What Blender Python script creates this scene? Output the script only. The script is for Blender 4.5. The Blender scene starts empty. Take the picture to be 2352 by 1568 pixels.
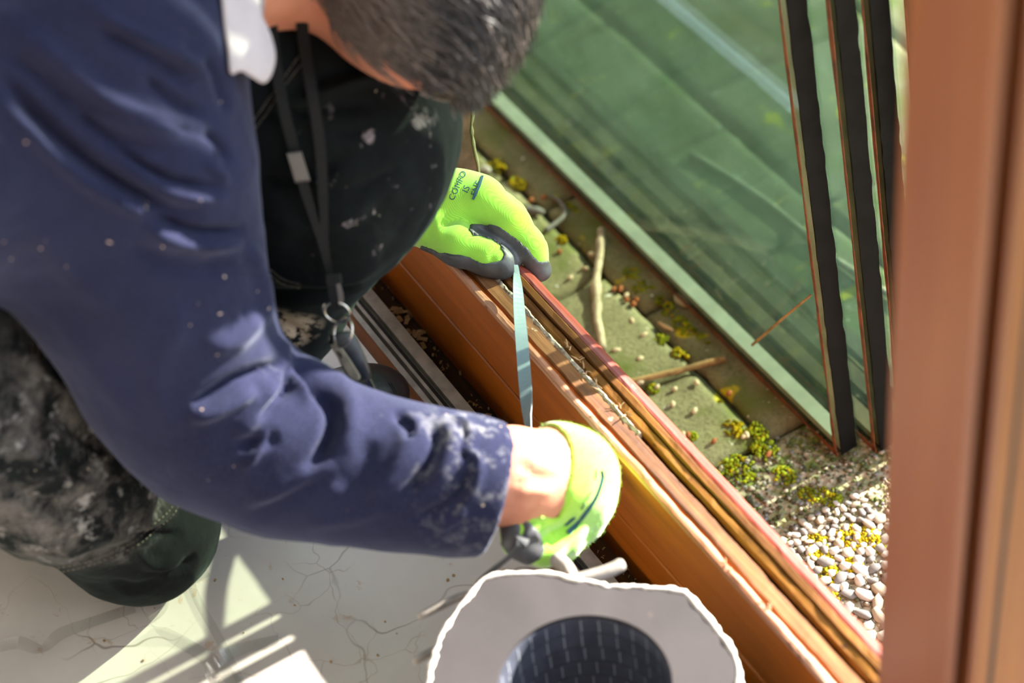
import bpy, math, random
import numpy as np
from mathutils import Vector, Matrix
from mathutils.bvhtree import BVHTree

random.seed(7)
RNG = np.random.default_rng(7)
SC = bpy.context.scene
COL = SC.collection

# ------------------------------------------------------------------ camera
# world: X along the sill beam, Y outward through the door opening, Z up
FPX = 4900.0                      # focal length in pixels of the 2352 x 1568 frame
PITCH, ROLL, AZ = math.radians(44), math.radians(-7.5), math.radians(25.3)
_Fh = np.array([-math.cos(AZ), math.sin(AZ), 0.0])
_Rh = np.array([math.sin(AZ), math.cos(AZ), 0.0])
_Z = np.array([0, 0, 1.0])
CF = math.cos(PITCH) * _Fh - math.sin(PITCH) * _Z
_U0 = math.sin(PITCH) * _Fh + math.cos(PITCH) * _Z
CR = math.cos(ROLL) * _Rh + math.sin(ROLL) * _U0
CU = -math.sin(ROLL) * _Rh + math.cos(ROLL) * _U0
CC = np.array([1.27605439, -0.60825152, 1.39133222])

cam = bpy.data.cameras.new('camera')
cam.sensor_width = 36.0
cam.lens = 36.0 * FPX / 2352.0
cam.clip_start = 0.05
cam.dof.use_dof = True
cam.dof.focus_distance = 1.90
cam.dof.aperture_fstop = 3.8
cam_o = bpy.data.objects.new('camera', cam)
COL.objects.link(cam_o)
cam_o.matrix_world = Matrix(((CR[0], CU[0], -CF[0], CC[0]), (CR[1], CU[1], -CF[1], CC[1]),
                             (CR[2], CU[2], -CF[2], CC[2]), (0, 0, 0, 1)))
SC.camera = cam_o

# ------------------------------------------------------------------ world, sun, exposure
w = bpy.data.worlds.new('world')
SC.world = w
w.use_nodes = True
bg = w.node_tree.nodes['Background']
bg.inputs[0].default_value = (0.76, 0.88, 1.0, 1)
bg.inputs[1].default_value = 1.85
SUN_EL, SUN_AZ = math.radians(23.5), math.radians(1.5)      # sun stands out over the yard, nearly square to the front
to_sun = Vector((-math.sin(SUN_AZ) * math.cos(SUN_EL), math.cos(SUN_AZ) * math.cos(SUN_EL), math.sin(SUN_EL)))
sun = bpy.data.lights.new('sun', 'SUN')
sun.energy = 17.0
sun.angle = math.radians(0.55)
sun.color = (1.0, 0.93, 0.82)
sun_o = bpy.data.objects.new('sun', sun)
COL.objects.link(sun_o)
sun_o.rotation_euler = (-to_sun).to_track_quat('-Z', 'Y').to_euler()
sun_o.location = (0, 3, 3)
SC.view_settings.view_transform = 'Standard'
SC.view_settings.look = 'None'
SC.view_settings.exposure = 1.0
SC.view_settings.gamma = 1.0
SC.view_settings.use_curve_mapping = False
SC.cycles.transparent_max_bounces = 48
SC.cycles.max_bounces = 5
SC.cycles.diffuse_bounces = 3
SC.cycles.glossy_bounces = 3
SC.cycles.caustics_reflective = False
SC.cycles.caustics_refractive = False

# ------------------------------------------------------------------ pixel helpers
def ray(px, py):
    return CF + CR * ((px - 1176.0) / FPX) - CU * ((py - 784.0) / FPX)
def Pd(px, py, d):
    return CC + d * ray(px, py)
def Pz(px, py, z):
    r = ray(px, py)
    return CC + (z - CC[2]) / r[2] * r
def Py(px, py, y):
    r = ray(px, py)
    return CC + (y - CC[1]) / r[1] * r
def Px(px, py, x):
    r = ray(px, py)
    return CC + (x - CC[0]) / r[0] * r
def proj(P):
    v = np.asarray(P, float) - CC
    d = v @ CF
    return np.stack([1176 + FPX * (v @ CR) / d, 784 - FPX * (v @ CU) / d, d], -1)
def rpx(r, d):
    return r * d / FPX

# ------------------------------------------------------------------ materials
def lin(r, g, b):
    f = lambda c: (c / 255 / 12.92) if c / 255 <= 0.04045 else ((c / 255 + 0.055) / 1.055) ** 2.4
    return (f(r), f(g), f(b), 1.0)

class NM:
    def __init__(self, name):
        self.m = bpy.data.materials.new(name)
        self.m.use_nodes = True
        self.t = self.m.node_tree
        self.p = self.t.nodes['Principled BSDF']
        self.co = self.t.nodes.new('ShaderNodeTexCoord').outputs['Object']
    def n(self, kind, **kw):
        nd = self.t.nodes.new(kind)
        for k, v in kw.items():
            setattr(nd, k, v)
        return nd
    def l(self, a, b):
        self.t.links.new(a, b)
    def coord(self, scale=(1, 1, 1), rot=(0, 0, 0), loc=(0, 0, 0), warp=0.0, wscale=5.0):
        mp = self.n('ShaderNodeMapping')
        mp.inputs['Scale'].default_value = scale
        mp.inputs['Rotation'].default_value = rot
        mp.inputs['Location'].default_value = loc
        src = self.co
        if warp:
            nz = self.n('ShaderNodeTexNoise')
            nz.inputs['Scale'].default_value = wscale
            nz.inputs['Detail'].default_value = 3
            self.l(self.co, nz.inputs['Vector'])
            ma = self.n('ShaderNodeVectorMath', operation='MULTIPLY_ADD')
            ma.inputs[1].default_value = (warp, warp, warp)
            self.l(nz.outputs['Color'], ma.inputs[0])
            self.l(self.co, ma.inputs[2])
            src = ma.outputs[0]
        self.l(src, mp.inputs['Vector'])
        return mp.outputs[0]
    def noise(self, nscale, detail=4, rough=0.55, **kw):
        nz = self.n('ShaderNodeTexNoise')
        nz.inputs['Scale'].default_value = nscale
        nz.inputs['Detail'].default_value = detail
        nz.inputs['Roughness'].default_value = rough
        self.l(self.coord(**kw), nz.inputs['Vector'])
        return nz.outputs['Fac']
    def vor(self, nscale, feature='F1', out='Distance', rand=1.0, **kw):
        v = self.n('ShaderNodeTexVoronoi', feature=feature)
        v.inputs['Scale'].default_value = nscale
        v.inputs['Randomness'].default_value = rand
        self.l(self.coord(**kw), v.inputs['Vector'])
        return v.outputs[out]
    def ramp(self, fac, lo, hi, a=0.0, b=1.0):
        r = self.n('ShaderNodeMapRange')
        r.inputs[1].default_value, r.inputs[2].default_value = lo, hi
        r.inputs[3].default_value, r.inputs[4].default_value = a, b
        self.l(fac, r.inputs[0])
        return r.outputs[0]
    def math(self, op, a, b):
        m = self.n('ShaderNodeMath', operation=op)
        for i, v in enumerate((a, b)):
            if isinstance(v, (int, float)):
                m.inputs[i].default_value = v
            else:
                self.l(v, m.inputs[i])
        return m.outputs[0]
    def mix(self, fac, a, b):
        m = self.n('ShaderNodeMix', data_type='RGBA')
        for i, v in ((0, fac), (6, a), (7, b)):
            if isinstance(v, (int, float)):
                m.inputs[i].default_value = v
            elif isinstance(v, tuple):
                m.inputs[i].default_value = v
            else:
                self.l(v, m.inputs[i])
        return m.outputs[2]
    def color(self, c):
        if isinstance(c, tuple):
            self.p.inputs['Base Color'].default_value = c
        else:
            self.l(c, self.p.inputs['Base Color'])
    def rough(self, v):
        if isinstance(v, (int, float)):
            self.p.inputs['Roughness'].default_value = v
        else:
            self.l(v, self.p.inputs['Roughness'])
    def spec(self, v):
        self.p.inputs['Specular IOR Level'].default_value = v
    def bump(self, h, strength=0.4, dist=0.002):
        b = self.n('ShaderNodeBump')
        b.inputs['Strength'].default_value = strength
        b.inputs['Distance'].default_value = dist
        self.l(h, b.inputs['Height'])
        self.l(b.outputs[0], self.p.inputs['Normal'])
    def pxmask(self, center, radius, soft=0.5):
        """1 near a point of the thing (object space), fading to 0: a stain with a place of its own"""
        d = self.n('ShaderNodeVectorMath', operation='DISTANCE')
        d.inputs[1].default_value = tuple(np.array(center) - ROOT)
        self.l(self.co, d.inputs[0])
        return self.ramp(d.outputs['Value'], radius * (1 - soft), radius, 1.0, 0.0)

def simple(name, c, rough=0.6, spec=0.4, metal=0.0, var=0.12, scale=30, bump=0.0, bscale=200):
    m = NM(name)
    c2 = tuple(max(0, min(1, v * (1 - var * 2))) for v in c[:3]) + (1,)
    m.color(m.mix(m.ramp(m.noise(scale), .35, .65), c, c2))
    m.rough(rough)
    m.spec(spec)
    m.p.inputs['Metallic'].default_value = metal
    if bump:
        m.bump(m.noise(bscale, 3), bump, 0.001)
    return m.m

def wood(name, c1, c2, c3=None, rough=0.55, grain=60, wear=None, spec=0.3, bump=0.35, axis=0):
    m = NM(name)
    sc = [grain, grain, grain]
    sc[axis] = grain / 18
    g = m.noise(1.0, 6, 0.65, scale=tuple(sc), warp=0.004, wscale=9)
    col = m.mix(m.ramp(g, .35, .68), c1, c2)
    if c3:
        sc2 = [grain * .3] * 3
        sc2[axis] = grain / 50
        col = m.mix(m.ramp(m.noise(1.0, 4, .6, scale=tuple(sc2), loc=(3, 1, 5)), .48, .62), col, c3)
    if wear:
        col = m.mix(m.ramp(m.noise(60, 6, .7, scale=(.6, 1, 1), loc=(9, 2, 1)), wear[1], wear[1] + .06), col, wear[0])
    m.color(col)
    m.rough(rough)
    m.spec(spec)
    m.bump(g, bump, 0.0015)
    return m.m

ROOT = Pz(330, 1200, 0.0)
ROOT[2] = 0.0
M = {}
M['wall'] = simple('plaster', (.60, .58, .55, 1), .9, .2)
M['ceil'] = simple('ceiling paint', (.68, .67, .65, 1), .9, .2)

def floor_mat():
    m = NM('cracked beige marble')
    base = m.mix(m.ramp(m.noise(7, 6, .6), .35, .7), lin(222, 216, 208), lin(204, 196, 190))
    base = m.mix(m.ramp(m.noise(3, 4), .45, .7), base, lin(214, 198, 194))
    crack = m.vor(5.5, 'DISTANCE_TO_EDGE', warp=.16, wscale=7)
    cm = m.ramp(crack, .0, .0075, 1.0, 0.0)
    cm = m.math('MULTIPLY', cm, m.ramp(m.noise(5, 2), .42, .58))
    base = m.mix(m.math('MULTIPLY', cm, .75), base, lin(120, 100, 82))
    fine = m.ramp(m.vor(17, 'DISTANCE_TO_EDGE', warp=.07, wscale=16), 0, .012, .45, 0.0)
    fine = m.math('MULTIPLY', fine, m.ramp(m.noise(9, 2, loc=(4, 4, 4)), .5, .6))
    base = m.mix(fine, base, lin(150, 120, 95))
    rust = m.ramp(m.noise(38, 5, .7, scale=(1, 1, 1), warp=.05, wscale=10), .62, .68)
    base = m.mix(m.math('MULTIPLY', rust, .45), base, lin(190, 140, 90))
    m.color(base)
    m.rough(m.ramp(m.noise(25), .3, .7, .28, .45))
    m.spec(.45)
    m.bump(m.math('SUBTRACT', 1.0, cm), .25, .001)
    return m.m
M['floor'] = floor_mat()

M['beam_face'] = wood('varnished orange-brown wood', lin(184, 98, 24), lin(152, 77, 14), lin(168, 86, 14), .38, 90, spec=.5, bump=.12)
M['lip'] = wood('bare worn pink wood', lin(206, 154, 126), lin(222, 182, 154), lin(166, 108, 80), .75, 110, wear=(lin(110, 66, 52), .60), bump=.8)
M['old_wood'] = wood('weathered brown wood', lin(150, 104, 66), lin(118, 76, 46), lin(86, 58, 46), .78, 120, wear=(lin(206, 186, 160), .66), bump=.9)
M['ochre'] = wood('ochre stained wood', lin(160, 110, 38), lin(124, 76, 24), lin(92, 54, 20), .6, 90, wear=(lin(92, 54, 22), .64), bump=.7)
M['red'] = wood('red-painted edge', lin(164, 78, 62), lin(144, 58, 46), lin(146, 92, 88), .5, 60, wear=(lin(186, 130, 112), .63), bump=.3)
M['dark_wood'] = wood('dark dirty rebate wood', lin(58, 36, 22), lin(34, 22, 14), None, .85, 100, bump=.9)
M['foam_dust'] = simple('white sealant residue', lin(206, 190, 172), .9, .2, var=.3, scale=220, bump=.6)
M['post'] = wood('varnished reddish-orange frame wood', lin(132, 75, 27), lin(104, 50, 16), lin(120, 66, 36), .42, 34, spec=.5, bump=.05, axis=2)
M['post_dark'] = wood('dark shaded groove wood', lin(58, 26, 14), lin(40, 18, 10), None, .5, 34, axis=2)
M['rubber'] = simple('black rubber seal', lin(38, 34, 36), .6, .3, var=.25, scale=90, bump=.3)
M['track_wood'] = wood('brown track strip', lin(132, 78, 38), lin(96, 54, 26), None, .6, 90)
M['alu'] = simple('dull grey aluminium', lin(186, 178, 170), .5, .5, .15, .2, 45, .25, 160)
M['chan'] = wood('dirty brown channel', lin(92, 58, 36), lin(62, 38, 24), lin(40, 28, 22), .85, 80, bump=.8)
M['shaving'] = simple('pale wood shaving', lin(205, 165, 128), .85, .2, var=.2, scale=80)

def concrete():
    m = NM('mossy concrete')
    b = m.mix(m.ramp(m.noise(18, 6, .65), .35, .68), lin(152, 145, 110), lin(116, 111, 80))
    b = m.mix(m.ramp(m.noise(260, 3, .6), .5, .7), b, lin(108, 102, 80))
    b = m.mix(m.ramp(m.noise(12, 5, .6, loc=(2, 7, 1)), .5, .66), b, lin(106, 112, 58))
    b = m.mix(m.ramp(m.noise(24, 3, .4, loc=(5, 1, 3)), .67, .71), b, lin(206, 186, 40))
    b = m.mix(m.ramp(m.noise(90, 3, .5, loc=(1, 5, 3)), .70, .74), b, lin(224, 220, 205))
    m.color(b)
    m.rough(.92)
    m.spec(.2)
    m.bump(m.noise(220, 6, .7), .7, .003)
    return m.m
M['concrete'] = concrete()
def aggregate():
    m = NM('mossy aggregate bed')
    b = m.mix(m.ramp(m.noise(60, 6, .7), .35, .68), lin(186, 170, 146), lin(132, 120, 98))
    far = m.n('ShaderNodeSeparateXYZ')
    m.l(m.co, far.inputs[0])
    gm = m.math('MULTIPLY', m.ramp(m.noise(40, 5, .7), .44, .56), m.ramp(far.outputs[0], .10, .24, 1.0, 0.15))
    b = m.mix(gm, b, lin(104, 112, 52))
    b = m.mix(m.ramp(m.noise(170, 3), .58, .66), b, lin(80, 74, 60))
    m.color(b)
    m.rough(.95)
    m.spec(.15)
    m.bump(m.vor(150), 1.0, .004)
    return m.m
M['agg'] = aggregate()
M['joint'] = simple('dark earthy joint', lin(74, 68, 44), .95, .1, var=.3, scale=120, bump=.7)
M['grit'] = [simple('mossy shade-dark grit', lin(96, 94, 70), .9, .1, var=.3), simple('brown grit', lin(124, 108, 84), .9, .1, var=.3), simple('greenish grit', lin(98, 110, 62), .9, .1, var=.3)]  # these tones carry the glass-stack shade as well as moss
M['pebble'] = []
for nm, c in (('pale grey pebble', lin(190, 182, 172)), ('beige pebble', lin(176, 162, 142)), ('slate grey pebble', lin(128, 124, 120)), ('white pebble', lin(208, 202, 192))):
    M['pebble'].append(simple(nm, c, .75, .3, var=.15, scale=160, bump=.25))
M['moss'] = simple('yellow-green moss', lin(150, 158, 34), .95, .1, var=.35, scale=90)
M['moss2'] = simple('golden moss', lin(180, 156, 22), .95, .1, var=.3, scale=90)
M['twig'] = simple('pale bleached twig bark', lin(206, 186, 156), .8, .2, var=.22, scale=70, bump=.5)
M['twig2'] = simple('brown twig bark', lin(178, 142, 96), .8, .2, var=.25, scale=70, bump=.5)
M['chip'] = simple('rusty dry husk', lin(176, 104, 62), .85, .2, var=.3, scale=60)
M['chip2'] = simple('pale dry husk', lin(222, 196, 164), .85, .2, var=.2, scale=60)
M['stone'] = simple('light lichen-covered stone', lin(180, 172, 140), .9, .2, var=.2, scale=60, bump=.4)

def facing_gloss(t, f0, f1):
    """Schlick-like sheet reflectance, the same on both faces of a thin sheet"""
    lw = t.nodes.new('ShaderNodeLayerWeight')
    lw.inputs[0].default_value = .5
    pw = t.nodes.new('ShaderNodeMath')
    pw.operation = 'POWER'
    pw.inputs[1].default_value = 5
    t.links.new(lw.outputs['Facing'], pw.inputs[0])
    ma = t.nodes.new('ShaderNodeMath')
    ma.operation = 'MULTIPLY_ADD'
    ma.inputs[1].default_value, ma.inputs[2].default_value = f1, f0
    t.links.new(pw.outputs[0], ma.inputs[0])
    return ma
def glass(name, tint, tint2, f0, f1):
    m = bpy.data.materials.new(name)
    m.use_nodes = True
    t = m.node_tree
    t.nodes.clear()
    o = t.nodes.new('ShaderNodeOutputMaterial')
    tr = t.nodes.new('ShaderNodeBsdfTransparent')
    # a slanting ray runs a longer way through the sheet and loses more
    lw = t.nodes.new('ShaderNodeLayerWeight')
    lw.inputs[0].default_value = .5
    mx = t.nodes.new('ShaderNodeMix')
    mx.data_type = 'RGBA'
    mx.inputs[6].default_value = tint
    mx.inputs[7].default_value = tint2
    t.links.new(lw.outputs['Facing'], mx.inputs[0])
    t.links.new(mx.outputs[2], tr.inputs[0])
    gl = t.nodes.new('ShaderNodeBsdfGlossy')
    gl.inputs['Roughness'].default_value = .02
    gl.inputs['Color'].default_value = (.9, 1, .95, 1)
    df = t.nodes.new('ShaderNodeBsdfTranslucent')
    df.inputs[0].default_value = (.62, .78, .66, 1)
    co = t.nodes.new('ShaderNodeTexCoord')
    nz = t.nodes.new('ShaderNodeTexNoise')
    nz.inputs['Scale'].default_value = 14
    nz.inputs['Detail'].default_value = 8
    t.links.new(co.outputs['Object'], nz.inputs['Vector'])
    mr = t.nodes.new('ShaderNodeMapRange')
    mr.inputs[1].default_value, mr.inputs[2].default_value = .35, .75
    mr.inputs[3].default_value, mr.inputs[4].default_value = .001, .009
    t.links.new(nz.outputs[0], mr.inputs[0])
    fr = facing_gloss(t, f0, f1)
    a = t.nodes.new('ShaderNodeMixShader')
    b = t.nodes.new('ShaderNodeMixShader')
    t.links.new(mr.outputs[0], a.inputs[0])
    t.links.new(tr.outputs[0], a.inputs[1])
    t.links.new(df.outputs[0], a.inputs[2])
    t.links.new(fr.outputs[0], b.inputs[0])
    t.links.new(a.outputs[0], b.inputs[1])
    t.links.new(gl.outputs[0], b.inputs[2])
    t.links.new(b.outputs[0], o.inputs[0])
    return m
M['glass'] = glass('green-tinted window glass', (.928, .940, .924, 1), (.761, .810, .800, 1), .0, .05)
M['glass_front'] = glass('green-tinted front glass', (.928, .940, .924, 1), (.761, .810, .800, 1), .015, .30)
def clear(name, tint, f0, f1):
    m = bpy.data.materials.new(name)
    m.use_nodes = True
    t = m.node_tree
    t.nodes.clear()
    o = t.nodes.new('ShaderNodeOutputMaterial')
    tr = t.nodes.new('ShaderNodeBsdfTransparent')
    tr.inputs[0].default_value = tint
    gl = t.nodes.new('ShaderNodeBsdfGlossy')
    gl.inputs['Roughness'].default_value = .12
    nz = t.nodes.new('ShaderNodeTexNoise')
    nz.inputs['Scale'].default_value = 30
    fr = facing_gloss(t, f0, f1)
    x = t.nodes.new('ShaderNodeMath')
    x.operation = 'MULTIPLY_ADD'
    x.inputs[1].default_value = .06
    t.links.new(nz.outputs[0], x.inputs[0])
    t.links.new(fr.outputs[0], x.inputs[2])
    b = t.nodes.new('ShaderNodeMixShader')
    t.links.new(x.outputs[0], b.inputs[0])
    t.links.new(tr.outputs[0], b.inputs[1])
    t.links.new(gl.outputs[0], b.inputs[2])
    t.links.new(b.outputs[0], o.inputs[0])
    return m
M['film'] = clear('clear plastic ribbon', (.982, .986, .984, 1), .03, .5)
M['edge_seal'] = simple('black edge sealant', lin(15, 13, 13), .65, .12, var=.3, scale=40, bump=.35, bscale=140)
M['spacer'] = simple('pale aluminium spacer bar', lin(190, 196, 176), .55, .4, .0, .1, 30)
M['spacer_dim'] = simple('dimmed rear spacer bar', lin(112, 102, 76), .6, .3, .0, .2, 30)  # rear bars: colour darkened to tone down the sun on their tops
M['brown_seal'] = simple('brown sealant residue', lin(120, 66, 40), .6, .3, var=.3, scale=60, bump=.3)

def fabric_jacket():
    m = NM('navy work jacket cloth')
    c = m.mix(m.ramp(m.noise(9, 4), .35, .7), lin(36, 38, 59), lin(28, 29, 45))
    c = m.mix(m.ramp(m.noise(900, 2), .4, .7), c, lin(45, 48, 74))
    spots = m.ramp(m.vor(62, warp=.02, wscale=30), .05, .085, 1.0, 0.0)
    spots = m.math('MULTIPLY', spots, m.ramp(m.noise(14, 3, loc=(3, 8, 2)), .52, .60))
    c = m.mix(m.math('MULTIPLY', spots, .75), c, lin(214, 190, 170))
    smear = m.math('MULTIPLY', m.ramp(m.noise(26, 7, .75, scale=(1, 1, .5)), .62, .74), m.ramp(m.noise(5, 2, loc=(8, 1, 1)), .45, .65))
    c = m.mix(m.math('MULTIPLY', smear, .35), c, lin(150, 150, 168))
    ctr = Pd(1080, 1080, 1.60)
    near = m.pxmask(tuple(ctr), .07, .8)
    sm2 = m.math('MULTIPLY', near, m.ramp(m.noise(60, 6, .7), .50, .64))
    c = m.mix(m.math('MULTIPLY', sm2, .45), c, lin(206, 206, 206))
    m.color(c)
    m.rough(.95)
    m.spec(.04)
    m.p.inputs['Sheen Weight'].default_value = .22
    m.p.inputs['Sheen Roughness'].default_value = .40
    m.p.inputs['Sheen Tint'].default_value = (.72, .78, 1, 1)
    m.bump(m.math('ADD', m.math('MULTIPLY', m.noise(1100, 2), .12), m.noise(34, 4, .55, warp=.03, wscale=12)), .35, .004)
    return m.m
M['jacket'] = fabric_jacket()

def fabric_trousers():
    m = NM('paint-stained dark work trousers cloth')
    c = m.mix(m.ramp(m.noise(10, 4), .35, .7), lin(22, 24, 25), lin(15, 17, 19))
    worn = m.ramp(m.noise(30, 6, .7), .45, .75, 0, .5)
    c = m.mix(worn, c, lin(30, 37, 37))
    # heavy paint and plaster on the kneeling thigh
    th = m.pxmask(tuple(Pd(170, 1010, 1.60)), .15, .45)
    paint = m.ramp(m.noise(22, 8, .75, scale=(1, 1, 1), warp=.03, wscale=20), .44, .62)
    paint = m.math('MULTIPLY', paint, th)
    c = m.mix(m.math('MULTIPLY', paint, .75), c, lin(112, 108, 104))
    pw = m.math('MULTIPLY', m.ramp(m.noise(48, 6, .7, loc=(3, 3, 9)), .56, .66), th)
    c = m.mix(m.math('MULTIPLY', pw, .8), c, lin(150, 148, 146))
    # scattered flecks everywhere
    sp = m.ramp(m.vor(70, warp=.03, wscale=40), .04, .075, 1, 0)
    sp = m.math('MULTIPLY', sp, m.ramp(m.noise(16, 3, loc=(1, 2, 3)), .5, .6))
    c = m.mix(m.math('MULTIPLY', sp, .8), c, lin(196, 184, 160))
    kn = m.pxmask(tuple(Pd(900, 440, 1.56)), .085, .5)
    bl = m.math('MULTIPLY', kn, m.ramp(m.noise(42, 5, .65, loc=(7, 2, 2), warp=.02, wscale=30), .60, .66))
    c = m.mix(m.math('MULTIPLY', bl, .75), c, lin(150, 140, 142))
    pl = m.pxmask(tuple(Pd(665, 735, 1.70)), .03, .5)
    pp = m.math('MULTIPLY', pl, m.ramp(m.noise(60, 5, .65), .44, .52))
    c = m.mix(pp, c, lin(190, 172, 150))
    m.color(c)
    m.rough(.92)
    m.spec(.06)
    m.p.inputs['Sheen Weight'].default_value = .05
    m.p.inputs['Sheen Roughness'].default_value = .4
    m.p.inputs['Sheen Tint'].default_value = (.8, 1, .94, 1)
    m.bump(m.math('ADD', m.math('MULTIPLY', m.noise(700, 3), .2), m.noise(40, 5, .6, warp=.03, wscale=14)), .4, .004)
    return m.m
M['trousers'] = fabric_trousers()
M['stitch'] = simple('pale seam thread', lin(112, 104, 94), .8, .2, var=.2, scale=300)
M['shirt'] = simple('white shirt cotton', lin(186, 178, 182), .95, .05, var=.06, scale=40, bump=.2, bscale=500)
def skin():
    m = NM('skin')
    c = m.mix(m.ramp(m.noise(28, 4), .35, .7), lin(214, 148, 118), lin(196, 122, 96))
    m.color(c)
    m.rough(.5)
    m.spec(.35)
    m.bump(m.noise(400, 3), .12, .001)
    return m.m
M['skin'] = skin()
def hair():
    m = NM('dark greying hair')
    g = m.ramp(m.noise(150, 3, .6), .50, .66)
    c = m.mix(g, lin(22, 18, 18), lin(60, 50, 47))
    gc = m.pxmask(tuple(Pd(820, 30, 1.48)), .070, .6)
    c = m.mix(m.math('MULTIPLY', gc, .75), c, lin(112, 98, 90))
    m.color(c)
    m.rough(.34)
    m.spec(.6)
    return m.m
M['hair'] = hair()
M['hair_grey'] = simple('grey hair', lin(120, 108, 102), .4, .5, var=.15, scale=120)
def glove():
    m = NM('fluorescent green knit')
    wv = m.n('ShaderNodeTexWave')
    wv.inputs['Scale'].default_value = 420
    wv.inputs['Distortion'].default_value = 1.2
    m.l(m.coord(rot=(.5, .9, .3)), wv.inputs['Vector'])
    c = m.mix(m.ramp(wv.outputs['Fac'], .2, .8), lin(158, 217, 74), lin(142, 204, 60))
    c = m.mix(m.ramp(m.noise(24, 3), .45, .7), c, lin(180, 218, 66))
    d = m.ramp(m.noise(75, 6, .7, loc=(3, 6, 4)), .66, .72)
    c = m.mix(m.math('MULTIPLY', d, .65), c, lin(88, 84, 70))
    m.color(c)
    m.rough(.9)
    m.spec(.15)
    m.p.inputs['Sheen Weight'].default_value = .7
    m.bump(wv.outputs['Fac'], .10, .0006)
    return m.m
M['glove'] = glove()
M['coat'] = simple('dark grey rubber glove coating', lin(84, 84, 88), .5, .45, var=.2, scale=60, bump=.35, bscale=160)
M['print'] = simple('blue-grey glove print', lin(60, 96, 112), .8, .2)
M['band'] = simple('lit grey-blue plastic strapping', lin(124, 142, 146), .38, .5, var=.08, scale=60)
M['band_shaded'] = simple('shaded grey plastic strapping', lin(44, 46, 50), .4, .5)
M['card'] = None
def card():
    m = NM('grey board flange')
    c = m.mix(m.ramp(m.noise(9, 4), .35, .7), lin(70, 65, 66), lin(62, 58, 59))
    sm = m.ramp(m.noise(34, 5, .6, loc=(2, 2, 5)), .66, .72)
    c = m.mix(m.math('MULTIPLY', sm, .55), c, lin(96, 86, 80))
    m.color(c)
    m.rough(.7)
    m.spec(.3)
    m.bump(m.noise(90, 3), .15, .001)
    return m.m
M['card'] = card()
M['torn'] = simple('torn white board edge', lin(238, 228, 218), .9, .2, var=.12, scale=120, bump=.7)
M['core'] = simple('dark blue-grey strap coil', lin(84, 88, 102), .36, .5, var=.15, scale=60)
M['core_line'] = simple('pale coil marks', lin(190, 196, 204), .4, .5)
M['arm_grey'] = simple('grey coated reel arm', lin(158, 150, 142), .6, .4, var=.2, scale=90, bump=.3)
M['lan'] = simple('black lanyard webbing', lin(20, 20, 21), .75, .3, var=.2, scale=300, bump=.3, bscale=900)
M['plastic_grey'] = simple('grey plastic clip', lin(96, 92, 88), .45, .5)
M['steel'] = simple('polished steel', lin(215, 208, 198), .22, .6, 1.0, .08, 60)
M['fob'] = simple('worn black key plastic', lin(44, 48, 52), .35, .5, var=.2, scale=80, bump=.2)
M['fob_face'] = simple('worn olive-grey key face', lin(150, 142, 122), .5, .4, var=.2, scale=120, bump=.3)
M['shoe'] = simple('black scuffed leather', lin(34, 36, 38), .45, .5, var=.3, scale=120, bump=.4)

# ------------------------------------------------------------------ mesh helpers
def obj(name, verts, faces, mat, parent=None, smooth=False, mats=None, fmat=None):
    v = np.asarray(verts, float)
    if parent is not None:
        v = v - np.array(world_loc(parent))
    me = bpy.data.meshes.new(name)
    if isinstance(faces, np.ndarray):
        nv, nf, k = len(v), len(faces), faces.shape[1]
        me.vertices.add(nv)
        me.vertices.foreach_set('co', v.astype(np.float32).ravel())
        me.loops.add(nf * k)
        me.loops.foreach_set('vertex_index', faces.astype(np.int32).ravel())
        me.polygons.add(nf)
        me.polygons.foreach_set('loop_start', np.arange(0, nf * k, k, dtype=np.int32))
        me.polygons.foreach_set('loop_total', np.full(nf, k, dtype=np.int32))
        me.update(calc_edges=True)
        me.validate()
    else:
        me.from_pydata([tuple(p) for p in v], [], faces)
        me.update()
    for mm in (mats or [mat]):
        me.materials.append(mm)
    if fmat is not None:
        me.polygons.foreach_set('material_index', np.asarray(fmat, dtype=np.int32))
    if smooth:
        me.polygons.foreach_set('use_smooth', [True] * len(me.polygons))
    o = bpy.data.objects.new(name, me)
    COL.objects.link(o)
    if parent is not None:
        o.parent = parent
    return o
_WL = {}
def world_loc(o):
    p = np.array(o.location)
    while o.parent is not None:
        o = o.parent
        p = p + np.array(o.location)
    return p
def thing(name, label, cat, loc, group=None):
    o = bpy.data.objects.new(name, None)
    o.empty_display_size = .05
    COL.objects.link(o)
    o.location = Vector(loc)
    o['label'] = label
    o['category'] = cat
    if group:
        o['group'] = group
    return o
def tag(o, label, cat=None, group=None, kind=None):
    o['label'] = label
    if cat:
        o['category'] = cat
    if group:
        o['group'] = group
    if kind:
        o['kind'] = kind
    return o
def struct(o, label):
    o['kind'] = 'structure'
    o['label'] = label
    o['category'] = 'structure'
    return o
def recenter(o):
    """put a mesh object's origin at the base of its own geometry"""
    me = o.data
    co = np.empty(len(me.vertices) * 3, np.float32)
    me.vertices.foreach_get('co', co)
    co = co.reshape(-1, 3)
    c = np.array([(co[:, 0].min() + co[:, 0].max()) / 2, (co[:, 1].min() + co[:, 1].max()) / 2, co[:, 2].min()])
    me.vertices.foreach_set('co', (co - c).astype(np.float32).ravel())
    me.update()
    o.location = Vector(np.array(o.location) + c)
    return o

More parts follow.
